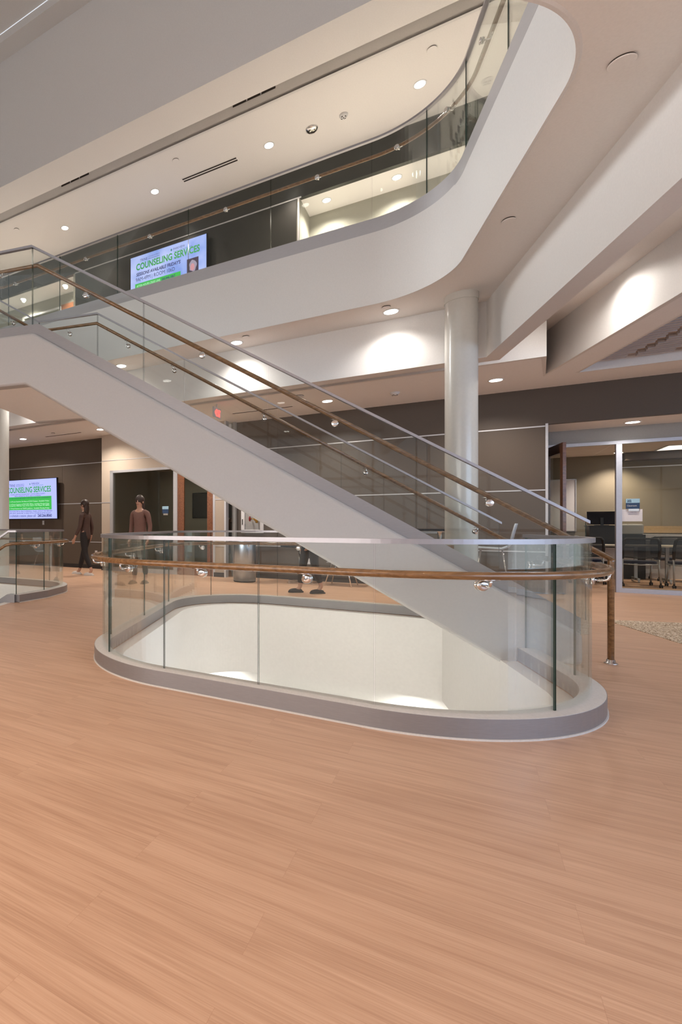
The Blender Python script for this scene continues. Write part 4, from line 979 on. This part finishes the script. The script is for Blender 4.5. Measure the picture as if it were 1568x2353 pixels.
# fire hose valve cabinet
fc = thing('valve_cabinet', 'white framed fire valve cabinet with red handwheel on the brown wall', 'fire cabinet', tuple(ad(3.92, DB, 1.22)))
bm = bmesh.new()
for a0, a1, z0, z1 in ((4.165, 4.09, 0.98, 1.56), (3.74, 3.67, 0.98, 1.56), (4.165, 3.67, 0.98, 1.05), (4.165, 3.67, 1.50, 1.56)): abox(bm, a0, a1, DB-0.04, DB, z0, z1)
obj('cabinet_frame', bm, M['plastic_white'], fc)
bm = bmesh.new(); abox(bm, 4.09, 3.74, DB-0.012, DB-0.004, 1.05, 1.50); obj('cabinet_back', bm, M['grey_head'], fc)
bm = bmesh.new(); abox(bm, 4.14, 4.125, DB-0.055, DB-0.04, 1.16, 1.28); obj('pull_handle', bm, M['slot'], fc)
vc = ad(3.86, DB-0.10, 1.285)
bm = bmesh.new(); lathe(bm, vc+A*0.075, [(0.018, 0), (0.055, 0.002), (0.055, 0.016), (0.018, 0.018)], 24, A); obj('handwheel', bm, M['red'], fc, True)
bm = bmesh.new(); cyl(bm, vc+A*0.075, vc-A*0.02, 0.010); lathe(bm, vc-A*0.10, [(0.032, 0), (0.034, 0.03), (0.045, 0.04), (0.045, 0.08), (0.02, 0.085)], 24, A); cyl(bm, vc-A*0.06, vc-A*0.06+Vector((0, 0, -0.08))+NA*0.03, 0.03); obj('brass_valve', bm, M['brass'], fc, True)

# stainless bin with round emblem
bx, by = 2.66, 10.72
bn = thing('litter_bin', 'brushed steel cylindrical litter bin with white round emblem', 'bin', (bx, by, 0))
bm = bmesh.new(); lathe(bm, (bx, by, 0.0), [(0.205, 0.0), (0.22, 0.01), (0.22, 0.03)], 48); obj('base_ring', bm, M['black'], bn, True)
bm = bmesh.new(); lathe(bm, (bx, by, 0.03), [(0.225, 0), (0.225, 0.80), (0.222, 0.81)], 64); obj('bin_body', bm, M['steel'], bn, True)
bm = bmesh.new(); lathe(bm, (bx, by, 0.84), [(0.228, 0), (0.228, 0.02), (0.21, 0.035), (0.12, 0.04)], 48); obj('bin_lid', bm, M['black'], bn, True)
vd_ = Vector((-bx, -by, 0)).normalized(); ang0 = math.atan2(vd_.y, vd_.x)
def on_bin(da, z): a_ = ang0+da; return Vector((bx+0.229*math.cos(a_), by+0.229*math.sin(a_), z)), Vector((math.cos(a_), math.sin(a_), 0))
pe, ne = on_bin(0.35, 0.745)
m4e = frame_matrix(pe, Vector((0, 0, 1)).cross(ne), (0, 0, 1)); bm = bmesh.new()
for k in range(16):
    a0_, a1_ = 2*PI*k/16, 2*PI*(k+0.55)/16
    bm.faces.new([bm.verts.new(m4e @ Vector((math.cos(x)*r_, math.sin(x)*r_, 0.001))) for x, r_ in ((a0_, 0.040), (a1_, 0.040), (a1_, 0.049), (a0_, 0.049))])
ell(bm, m4e, 0, 0, 0.026, 0.034, 0.0015); obj('emblem', bm, M['plastic_white'], bn, recalc=False)
bm = bmesh.new(); quad(bm, m4e, -0.005, -0.02, 0.005, 0.02, 0.003); obj('emblem_mark', bm, M['black'], bn, recalc=False)
pe, ne = on_bin(-0.05, 0.775); bm = bmesh.new(); lathe(bm, pe, [(0.026, 0), (0.026, 0.006), (0.02, 0.010)], 24, ne); obj('lock', bm, M['brass'], bn, True)

# ------------------------------------------------------------------ cafe tables and chairs
def pedestal_table(p, h, top_r, label, dark=True, rz=0.0, square=False):
    t = thing('cafe_table', label, 'table', (p[0], p[1], 0), rz)
    bm = bmesh.new(); 
    if square: box(bm, (0, 0, h-0.015), top_r*2.4, top_r*1.7, 0.03)
    else: lathe(bm, (0, 0, h-0.03), [(top_r-0.01, 0), (top_r, 0.008), (top_r, 0.03)], 40)
    local_obj('table_top', bm, M['black'] if dark else M['laminate'], t)
    bm = bmesh.new(); cyl(bm, (0, 0, 0.03), (0, 0, h-0.03), 0.035, seg=24); cyl(bm, (0, 0, h-0.05), (0, 0, h-0.03), 0.12, seg=24); local_obj('pedestal', bm, M['chrome'], t, True)
    for k in range(4):
        bm = bmesh.new(); a_ = k*PI/2; c = Vector((math.cos(a_)*0.17, math.sin(a_)*0.17, 0.02)); box(bm, c, 0.30, 0.05, 0.025, a_); cyl(bm, (math.cos(a_)*0.3, math.sin(a_)*0.3, 0), (math.cos(a_)*0.3, math.sin(a_)*0.3, 0.012), 0.02); local_obj('foot', bm, M['chrome'], t)
    return t
pedestal_table((3.72, 10.50), 0.74, 0.38, 'round dark cafe table on a chrome pedestal behind the stair', True, 0.4)
pedestal_table((5.42, 8.75), 1.085, 0.34, 'tall black topped bar table left of the column through the stair glass', True, RA, square=True)
def shell_chair(p, rz, label, seat_h=0.45, group='white shell cafe chairs', name='cafe_chair'):
    t = thing(name, label, 'chair' if seat_h < 0.6 else 'stool', (p[0], p[1], 0), rz, group)
    w = 0.44; bm = bmesh.new()                           # bent shell: seat (front at +y)
    prof = [(0.21, -0.02), (0.17, 0.0), (-0.12, -0.012), (-0.19, 0.02)]
    def shell(prof, wf):
        rows = []
        for y, z in prof:
            rows.append([bm.verts.new((x*wf, y, seat_h+z+0.02*(abs(x)/0.22)**2)) for x in (-0.22, -0.15, -0.05, 0.05, 0.15, 0.22)])
        for a_, b_ in zip(rows, rows[1:]):
            for i in range(5): bm.faces.new((a_[i], a_[i+1], b_[i+1], b_[i]))
    shell(prof, 1.0); o = local_obj('seat', bm, M['shell'], t, True); s_ = o.modifiers.new('solid', 'SOLIDIFY'); s_.thickness = 0.012
    bm = bmesh.new(); rows = []
    for y, z in ((-0.19, 0.02), (-0.225, 0.08), (-0.25, 0.2), (-0.29, 0.37)):
        rows.append([bm.verts.new((x*(1.0-0.12*max(0, z-0.2)/0.17), y+0.03*(1-(abs(x)/0.22)**2)*-1, seat_h+z)) for x in (-0.22, -0.15, -0.05, 0.05, 0.15, 0.22)])
    for a_, b_ in zip(rows, rows[1:]):
        for i in range(5): bm.faces.new((a_[i], a_[i+1], b_[i+1], b_[i]))
    o = local_obj('backrest', bm, M['shell'], t, True); s_ = o.modifiers.new('solid', 'SOLIDIFY'); s_.thickness = 0.010
    for x, y in ((-1, 1), (1, 1), (-1, -1), (1, -1)):
        bm = bmesh.new(); cyl(bm, (x*0.15, y*0.13, seat_h-0.015), (x*0.23, y*0.24, 0), 0.011, 0.010); local_obj('leg', bm, M['chrome'], t, True)
    if seat_h > 0.6:
        bm = bmesh.new(); z = 0.25; k = 1-(z/seat_h); q = [(x*(0.15+0.08*k), y*(0.13+0.11*k), z) for x, y in ((-1, 1), (1, 1), (1, -1), (-1, -1))]
        for i in range(4): cyl(bm, q[i], q[(i+1) % 4], 0.008)
        local_obj('footrest', bm, M['chrome'], t, True)
    return t
shell_chair((5.68, 7.92), 0.94, 'pale grey bar stool with chrome legs right of the column', 0.80, None, 'bar_stool')
ch0 = shell_chair((4.34, 10.05), 0.9, 'pale grey cafe chair with chrome legs seen under the right side of the stair', 0.45, None)

# ------------------------------------------------------------------ classroom furniture
def task_chair(p, rz, label):
    """mesh-backed nesting chair on castors; the seat's front faces +y"""
    t = thing('classroom_chair', label, 'chair', (p[0], p[1], 0), rz, 'classroom chairs')
    bm = bmesh.new(); c = [(x, y) for x, y in ((-0.24, -0.2), (0.24, -0.2), (0.235, 0.22), (-0.235, 0.22))]
    fp = fillet(c, [0.08]*4, True, 6); prism(bm, fp, 0.43, 0.475); local_obj('seat', bm, M['navy'], t)
    bm = bmesh.new(); fr = [Vector((x, y_, z)) for x, y_, z in ((-0.245, -0.235, 0.52), (-0.25, -0.27, 0.70), (-0.235, -0.30, 0.86), (-0.205, -0.305, 0.895), (0.205, -0.305, 0.895), (0.235, -0.30, 0.86), (0.25, -0.27, 0.70), (0.245, -0.235, 0.52))]
    tube(bm, fr, 0.021, 10); tube(bm, [fr[0]+Vector((0, 0, 0.03)), Vector((0, -0.235, 0.53)), fr[-1]+Vector((0, 0, 0.03))], 0.012, 8); local_obj('back_frame', bm, M['black'], t, True)
    bm = bmesh.new(); rows = []
    for y_, z, k in ((-0.237, 0.55, 0.235), (-0.268, 0.70, 0.24), (-0.298, 0.87, 0.225)):
        rows.append([bm.verts.new((x*k, y_+0.004, z)) for x in (-1, -0.33, 0.33, 1)])
    for a_, b_ in zip(rows, rows[1:]):
        for i in range(3): bm.faces.new((a_[i], a_[i+1], b_[i+1], b_[i]))
    local_obj('back_mesh', bm, M['mesh_see'], t, True)
    bm = bmesh.new(); tube(bm, [(-0.23, -0.19, 0.415), (0.0, -0.215, 0.405), (0.23, -0.19, 0.415)], 0.012, 8); tube(bm, [(-0.23, -0.19, 0.415), (-0.235, 0.2, 0.42)], 0.012, 8); tube(bm, [(0.23, -0.19, 0.415), (0.235, 0.2, 0.42)], 0.012, 8); local_obj('seat_rail', bm, M['grey_leg'], t, True)
    for x, y in ((-1, -1), (1, -1), (-1, 1), (1, 1)):
        bm = bmesh.new()
        if y < 0: tube(bm, [(x*0.245, -0.235, 0.52), (x*0.245, -0.235, 0.40), (x*0.255, -0.30, 0.08)], 0.0135, 10)
        else: tube(bm, [(x*0.22, 0.12, 0.42), (x*0.235, 0.24, 0.08)], 0.0135, 10)
        lg = local_obj('leg', bm, M['grey_leg'], t, True)
        bm = bmesh.new(); yy = -0.30 if y < 0 else 0.24; xx = x*0.255 if y < 0 else x*0.235
        for o_ in (-0.014, 0.014): cyl(bm, (xx+o_-0.008, yy-0.015, 0.028), (xx+o_+0.008, yy-0.015, 0.028), 0.028, seg=16)
        cyl(bm, (xx, yy, 0.05), (xx, yy, 0.085), 0.014)
        cs = local_obj('castor', bm, M['black'], lg, True)
    return t
def mesh_see():
    m = bpy.data.materials.new('see_through_black_mesh'); m.use_nodes = True; nt = m.node_tree; N = nt.nodes.new; L = nt.links.new
    b = nt.nodes['Principled BSDF']; b.inputs['Base Color'].default_value = (0.025, 0.03, 0.04, 1); b.inputs['Roughness'].default_value = 0.8
    out = nt.nodes['Material Output']; tr = N('ShaderNodeBsdfTransparent'); mx = N('ShaderNodeMixShader')
    tc = N('ShaderNodeTexCoord'); ck = N('ShaderNodeTexChecker'); ck.inputs['Scale'].default_value = 220
    L(tc.outputs['Object'], ck.inputs['Vector'])
    r = N('ShaderNodeMapRange'); r.inputs[3].default_value = 0.72; r.inputs[4].default_value = 1.0; L(ck.outputs['Fac'], r.inputs[0])
    L(r.outputs[0], mx.inputs[0]); L(tr.outputs[0], mx.inputs[1]); L(b.outputs[0], mx.inputs[2]); L(mx.outputs[0], out.inputs[0]); return m
M['mesh_see'] = mesh_see()
RC = RA+PI                                     # front of the seat looks along NA (away from us)
tc0 = task_chair(ad(-2.68, 13.85), RC, 'black mesh classroom chair nearest the glass, just right of the mullion')
chairs = [(-3.36, 13.85, RC, 'black mesh classroom chair cut by the right edge of the picture'),
          (-1.95, 14.05, RC, 'black mesh classroom chair seen through the open doorway, left of the mullion'),
          (-1.25, 15.35, RA, 'classroom chair on the far side of the first table nearest the whiteboard'),
          (-3.5, 15.42, RA, 'classroom chair on the far side of the first table near its right end'),
          
          (-1.85, 15.30, RA, 'classroom chair on the far side of the first table beside the lectern')]
for a_, d_, r_, lb in chairs: dup(tc0, tuple(ad(a_, d_)), r_, lb, 'classroom chairs')
def flip_table(a_, d_, label, w=1.75, dep=0.6):
    t = thing('classroom_table', label, 'table', tuple(ad(a_, d_)), RA, 'classroom tables')
    bm = bmesh.new(); box(bm, (0, 0, 0.735), w, dep, 0.03); local_obj('table_top', bm, M['laminate'], t)
    for x in (-w/2+0.2, w/2-0.2):
        bm = bmesh.new(); box(bm, (x, 0, 0.38), 0.05, 0.05, 0.68); box(bm, (x, 0, 0.07), 0.04, 0.5, 0.04)
        for y in (-0.24, 0.24): cyl(bm, (x-0.012, y, 0.028), (x+0.012, y, 0.028), 0.028)
        local_obj('leg', bm, M['grey_leg'], t)
    bm = bmesh.new(); box(bm, (0, 0.1, 0.55), w-0.5, 0.015, 0.28); local_obj('modesty_panel', bm, M['slat'], t)
flip_table(-2.15, 14.72, 'pale topped classroom table seen left of and behind the mullion'); flip_table(-3.95, 14.72, 'pale topped classroom table running off the right edge')
# counter along the back wall
ct = thing('back_counter', 'long low counter with an oak strip along the classroom back wall', 'counter', tuple(ad(-6, 16.0)))
bm = bmesh.new(); abox(bm, -10, -2.6, 15.95, 16.28, 0.0, 0.95); obj('counter_body', bm, M['slat'], ct)
bm = bmesh.new(); abox(bm, -10, -2.6, 16.25, 16.285, 0.98, 1.13); obj('oak_backing', bm, M['oak'], ct)
# whiteboard, lectern with monitor, printer, plant
wb = thing('whiteboard', 'whiteboard on the classroom wall seen through the open door', 'whiteboard', tuple(ad(-1.7, 16.27, 1.6)))
bm = bmesh.new(); abox(bm, -2.1, -0.2, 16.26, 16.29, 1.02, 2.21); obj('writing_surface', bm, M['paper'], wb)
bm = bmesh.new()
for a0, a1, z0, z1 in ((-2.12, -0.18, 1.0, 1.02), (-2.12, -0.18, 2.21, 2.23), (-2.12, -2.1, 1.0, 2.23)): abox(bm, a0, a1, 16.25, 16.29, z0, z1)
obj('board_frame', bm, M['trim'], wb)
lec = ad(-2.42, 15.42)
lc_ = thing('lectern', 'black lectern cabinet standing inside the classroom', 'lectern', tuple(lec), RA)
bm = bmesh.new(); box(bm, (0, 0, 0.56), 0.46, 0.5, 1.12); local_obj('cabinet', bm, M['black'], lc_)
bm = bmesh.new(); box(bm, (0, 0, 1.13), 0.50, 0.54, 0.025); local_obj('lectern_top', bm, M['black'], lc_)
mo = thing('monitor', 'black computer monitor on the classroom lectern', 'monitor', tuple(lec+Vector((0, 0, 1.143))), RA)
bm = bmesh.new(); box(bm, (0.0, 0.02, 0.16), 0.48, 0.03, 0.28, rot=Matrix.Rotation(0.15, 4, 'X')); local_obj('monitor_screen', bm, M['bezel'], mo)
bm = bmesh.new(); box(bm, (0, 0.06, 0.09), 0.05, 0.03, 0.16); box(bm, (0, 0.02, 0.006), 0.22, 0.16, 0.012); local_obj('monitor_stand', bm, M['black'], mo)
prn = ad(-2.91, 15.70)
bm = bmesh.new()
pc = thing('printer', 'grey and black printer on a cart behind the classroom mullion', 'printer', tuple(prn), RA)
box(bm, (0, 0, 1.06), 0.40, 0.36, 0.22); o = local_obj('printer_body', bm, M['grey_head'], pc); bv = o.modifiers.new('b', 'BEVEL'); bv.width = 0.03; bv.segments = 2
bm = bmesh.new(); box(bm, (0, 0, 0.475), 0.44, 0.40, 0.95); local_obj('cart', bm, M['black'], pc)
# lit ceiling panel in the classroom
tp = thing('ceiling_light_panel', 'lit square panel in the classroom ceiling at the right edge', 'ceiling light', tuple(ad(-3.7, 15.2, 2.75)))
bm = bmesh.new(); abox(bm, -4.6, -3.35, 14.95, 15.8, 2.738, 2.745); obj('diffuser', bm, M['troffer'], tp)
bm = bmesh.new()
for a0, a1, d0, d1 in ((-4.63, -4.6, 14.92, 15.83), (-3.35, -3.32, 14.92, 15.83), (-4.63, -3.32, 14.92, 14.95), (-4.63, -3.32, 15.8, 15.83)): abox(bm, a0, a1, d0, d1, 2.735, 2.75)
obj('panel_frame', bm, M['plastic_white'], tp)
# meeting room television seen through the window
mt = thing('television', 'dark wall screen inside the meeting room behind the window', 'television', tuple(ad(6.1, 13.5, 1.7)))
bm = bmesh.new(); abox(bm, 5.45, 6.75, 14.21, 14.28, 1.35, 2.1); obj('bezel', bm, M['bezel'], mt)
bm = bmesh.new(); abox(bm, 5.48, 6.72, 14.205, 14.21, 1.38, 2.07); obj('screen_face', bm, M['black'], mt)
tb = thing('meeting_table', 'dark meeting table inside the small room', 'table', tuple(ad(5.6, 12.6)), RA)
bm = bmesh.new(); box(bm, (0, 0, 0.735), 2.0, 0.9, 0.03); local_obj('table_top', bm, M['black'], tb)
for x in (-0.8, 0.8):
    bm = bmesh.new(); box(bm, (x, 0, 0.36), 0.06, 0.5, 0.72); local_obj('leg', bm, M['grey_leg'], tb)

# ------------------------------------------------------------------ people
def skin_mesh(name, verts, edges, radii, mat, parent, root=0, sub=2):
    me = bpy.data.meshes.new(name); me.from_pydata(verts, edges, []); me.materials.append(mat)
    o = bpy.data.objects.new(name, me); COL.objects.link(o); o.parent = parent
    md = o.modifiers.new('skin', 'SKIN'); md.use_smooth_shade = True
    for i, r in enumerate(radii): 
        r = r if isinstance(r, tuple) else (r, r); me.skin_vertices[0].data[i].radius = r
    me.skin_vertices[0].data[root].use_root = True
    ss = o.modifiers.new('sub', 'SUBSURF'); ss.levels = sub; ss.render_levels = sub
    return o
class Rig:
    def __init__(s): s.v = []; s.e = []; s.r = []
    def add(s, p, r, par=None):
        s.v.append(tuple(p)); s.r.append(r); i = len(s.v)-1
        if par is not None: s.e.append((par, i))
        return i
def person(label, loc, rz, H=1.70, top='cloth_brown', legs='cloth_dark', shoes='shoe_white', stride=0.0, hair_long=True, bend=0.0, seated=False, skirt=False):
    """standing, walking or seated figure facing +y in its own space"""
    t = thing('person', label, 'person', loc, rz); k = H/1.70
    V = lambda x, y, z: Vector((x*k, y*k, z*k))
    hipz = 0.90 if not seated else 0.50
    zz = hipz-0.90
    R = Rig(); pel = R.add(V(0, 0, 0.95+zz), (0.13*k, 0.10*k))
    wai = R.add(V(0, 0.0, 1.10+zz), (0.115*k, 0.085*k), pel); che = R.add(V(0, 0.01+bend, 1.28+zz), (0.135*k, 0.10*k), wai)
    nk0 = R.add(V(0, 0.01+bend, 1.41+zz), (0.075*k, 0.06*k), che); nk = R.add(V(0, 0.02+bend, 1.48+zz), 0.047*k, nk0)
    jaw = R.add(V(0, 0.045+bend, 1.545+zz), (0.056*k, 0.066*k), nk); hd = R.add(V(0, 0.03+bend, 1.62+zz), (0.073*k, 0.088*k), jaw); R.add(V(0, 0.02+bend, 1.675+zz), (0.055*k, 0.065*k), hd)
    J = {}
    for sx in (-1, 1):
        sh = R.add(V(sx*0.165, bend, 1.385+zz), 0.05*k, nk0); sw = -sx*stride*0.5
        el = R.add(V(sx*0.215, sw*0.35-0.02+bend, 1.11+zz), 0.037*k, sh)
        wy = sw*0.8+0.06+bend; wz = 0.87+zz
        if seated: wy, wz = 0.30, 0.82
        wr = R.add(V(sx*0.215 if not seated else sx*0.12, wy, wz), 0.026*k, el); pm = R.add(V((sx*0.212 if not seated else sx*0.09), wy+0.03, wz-0.07 if not seated else wz), (0.022*k, 0.036*k), wr)
        pc = Vector(R.v[pm]); dn = (pc-Vector(R.v[wr])).normalized(); acr = Vector((0, 1, 0)) if not seated else Vector((sx, 0, 0))
        for f, (o_, ln) in enumerate(((-0.026, 0.055), (-0.009, 0.068), (0.009, 0.072), (0.026, 0.064))):
            b_ = R.add(pc+acr*o_*k+dn*0.025*k, 0.009*k, pm); m_ = R.add(pc+acr*o_*k+dn*(0.025+ln*0.55)*k+Vector((-sx*0.006, 0, 0))*k, 0.008*k, b_); R.add(pc+acr*o_*k+dn*(0.025+ln)*k+Vector((-sx*0.02, 0, 0))*k, 0.007*k, m_)
        th = R.add(pc+acr*0.04*k-dn*0.02*k, 0.010*k, pm); R.add(pc+acr*0.058*k+dn*0.025*k, 0.008*k, th)
        st_ = sx*stride
        hp = R.add(V(sx*0.09, 0, 0.88+zz), 0.085*k, pel)
        if seated: kn = R.add(V(sx*0.10, 0.42, 0.50), 0.058*k, hp); an = R.add(V(sx*0.10, 0.44, 0.09), 0.036*k, kn); ay = 0.44
        else:
            kn = R.add(V(sx*0.095, st_*0.35+0.03, 0.49), 0.056*k, hp); ay = st_; an = R.add(V(sx*0.095, ay, 0.085+(0.03 if st_ < 0 else 0)), 0.036*k, kn)
        hl = R.add(V(sx*0.097, ay+0.07, 0.035), (0.034*k, 0.026*k), an); R.add(V(sx*0.105, ay+0.15, 0.026), (0.034*k, 0.018*k), hl)
        J[sx] = (hp, kn, an, sh, el, wr, ay)
    body = skin_mesh('body', R.v, R.e, R.r, M['skin'], t)
    # face: nose, eyes, mouth, ears joined into the head detail mesh
    bm = bmesh.new(); hz = (1.615+zz)*k; hy = (0.03+bend)*k
    lathe(bm, (0, hy+0.082*k, hz-0.03*k), [(0.004, 0.05*k), (0.012*k, 0.012*k), (0.016*k, 0.0)], 10); local_obj('nose', bm, M['skin'], t, True)
    bm = bmesh.new()
    for sx in (-1, 1): bmesh.ops.create_uvsphere(bm, u_segments=10, v_segments=8, radius=0.011*k, matrix=Matrix.Translation((sx*0.03*k, hy+0.078*k, hz)))
    local_obj('eyes', bm, M['cloth_dark'], t, True)
    bm = bmesh.new(); box(bm, (0, hy+0.083*k, hz-0.062*k), 0.045*k, 0.012*k, 0.008*k); local_obj('mouth', bm, M['red'], t)
    bm = bmesh.new()
    for sx in (-1, 1): bmesh.ops.create_uvsphere(bm, u_segments=10, v_segments=8, radius=0.5, matrix=Matrix.Translation((sx*0.078*k, hy, hz-0.01*k)) @ Matrix.Diagonal((0.018*k, 0.04*k, 0.06*k, 1)))
    local_obj('ears', bm, M['skin'], t, True)
    # hair
    bm = bmesh.new()
    bmesh.ops.create_uvsphere(bm, u_segments=20, v_segments=14, radius=1.0, matrix=Matrix.Translation((0, hy-0.018*k, hz+0.028*k)) @ Matrix.Diagonal((0.092*k, 0.102*k, 0.105*k, 1)))
    if hair_long: bmesh.ops.create_uvsphere(bm, u_segments=18, v_segments=12, radius=1.0, matrix=Matrix.Translation((0, hy-0.065*k, hz-0.09*k)) @ Matrix.Diagonal((0.085*k, 0.05*k, 0.17*k, 1)))
    local_obj('hair', bm, M['hair'], t, True)
    # shirt with sleeves, trousers, shoes
    g = 0.012*k; T = Rig(); a00 = T.add(V(0, 0, 0.80+zz), (0.155*k, 0.125*k)); a0 = T.add(V(0, 0, 0.92+zz), (0.16*k, 0.13*k), a00); a1 = T.add(R.v[wai], (0.128*k, 0.10*k), a0); a2 = T.add(R.v[che], (0.15*k, 0.113*k), a1); a3 = T.add(V(0, 0.01+bend, 1.415+zz), (0.085*k, 0.07*k), a2)
    for sx in (-1, 1):
        hp, kn, an, sh, el, wr, ay = J[sx]; b0 = T.add(R.v[sh], 0.062*k, a3); b1 = T.add(R.v[el], 0.047*k, b0); T.add(Vector(R.v[el]).lerp(Vector(R.v[wr]), 0.85), 0.036*k, b1)
    skin_mesh('shirt', T.v, T.e, T.r, M[top], t)
    T = Rig(); a0 = T.add(R.v[pel], (0.14*k, 0.11*k)); T.add(V(0, 0, 1.06+zz), (0.122*k, 0.092*k), a0)
    for sx in (-1, 1):
        hp, kn, an, sh, el, wr, ay = J[sx]; b0 = T.add(R.v[hp], 0.098*k, a0); b1 = T.add(R.v[kn], 0.070*k, b0); T.add(Vector(R.v[kn]).lerp(Vector(R.v[an]), 0.88), 0.053*k, b1)
    skin_mesh('trousers', T.v, T.e, T.r, M[legs], t)
    for sx in (-1, 1):
        ay = J[sx][6]; bm = bmesh.new(); z_l = 0.0
        for (y0, y1, w_, h_) in ((-0.06, 0.20, 0.085, 0.02),):
            fp = fillet([(-w_/2, y0), (w_/2, y0), (w_/2*1.05, y1), (-w_/2*1.05, y1)], [0.03, 0.03, 0.04, 0.04], True, 6)
            prism(bm, [(p.x*k+sx*0.1*k, (p.y+ay)*k) for p in fp], 0.0, 0.022*k)
        bmesh.ops.create_uvsphere(bm, u_segments=16, v_segments=10, radius=1.0, matrix=Matrix.Translation((sx*0.1*k, (ay+0.075)*k, 0.028*k)) @ Matrix.Diagonal((0.043*k, 0.125*k, 0.045*k, 1)))
        local_obj('shoe', bm, M[shoes], t, True)
    return t
person('person in dark brown top and black trousers walking past the left wall in white shoes', (-0.66, 12.15, 0), 1.1, 1.70, 'cloth_brown', 'cloth_dark', 'shoe_white', 0.22)
person('person in a dusty rose top standing beyond the oval guardrail by the meeting room window', (0.52, 10.4, 0), 2.6, 1.70, 'cloth_rose', 'cloth_dark', 'cloth_dark', 0.06)
person('person with black shoes standing behind the stair, only legs visible through the guard glass', (3.33, 8.92, 0), 1.7, 1.72, 'cloth_dark', 'cloth_dark', 'cloth_dark', 0.14)
person('person in a black shirt seated at the table inside the meeting room', tuple(ad(5.15, 13.25)), RA+PI/2+PI/2, 1.70, 'cloth_dark', 'cloth_dark', 'cloth_dark', seated=True)
msc = shell_chair(tuple(ad(5.15, 13.27)), RA+PI, 'chair under the seated person in the meeting room', 0.43, None, 'meeting_chair')
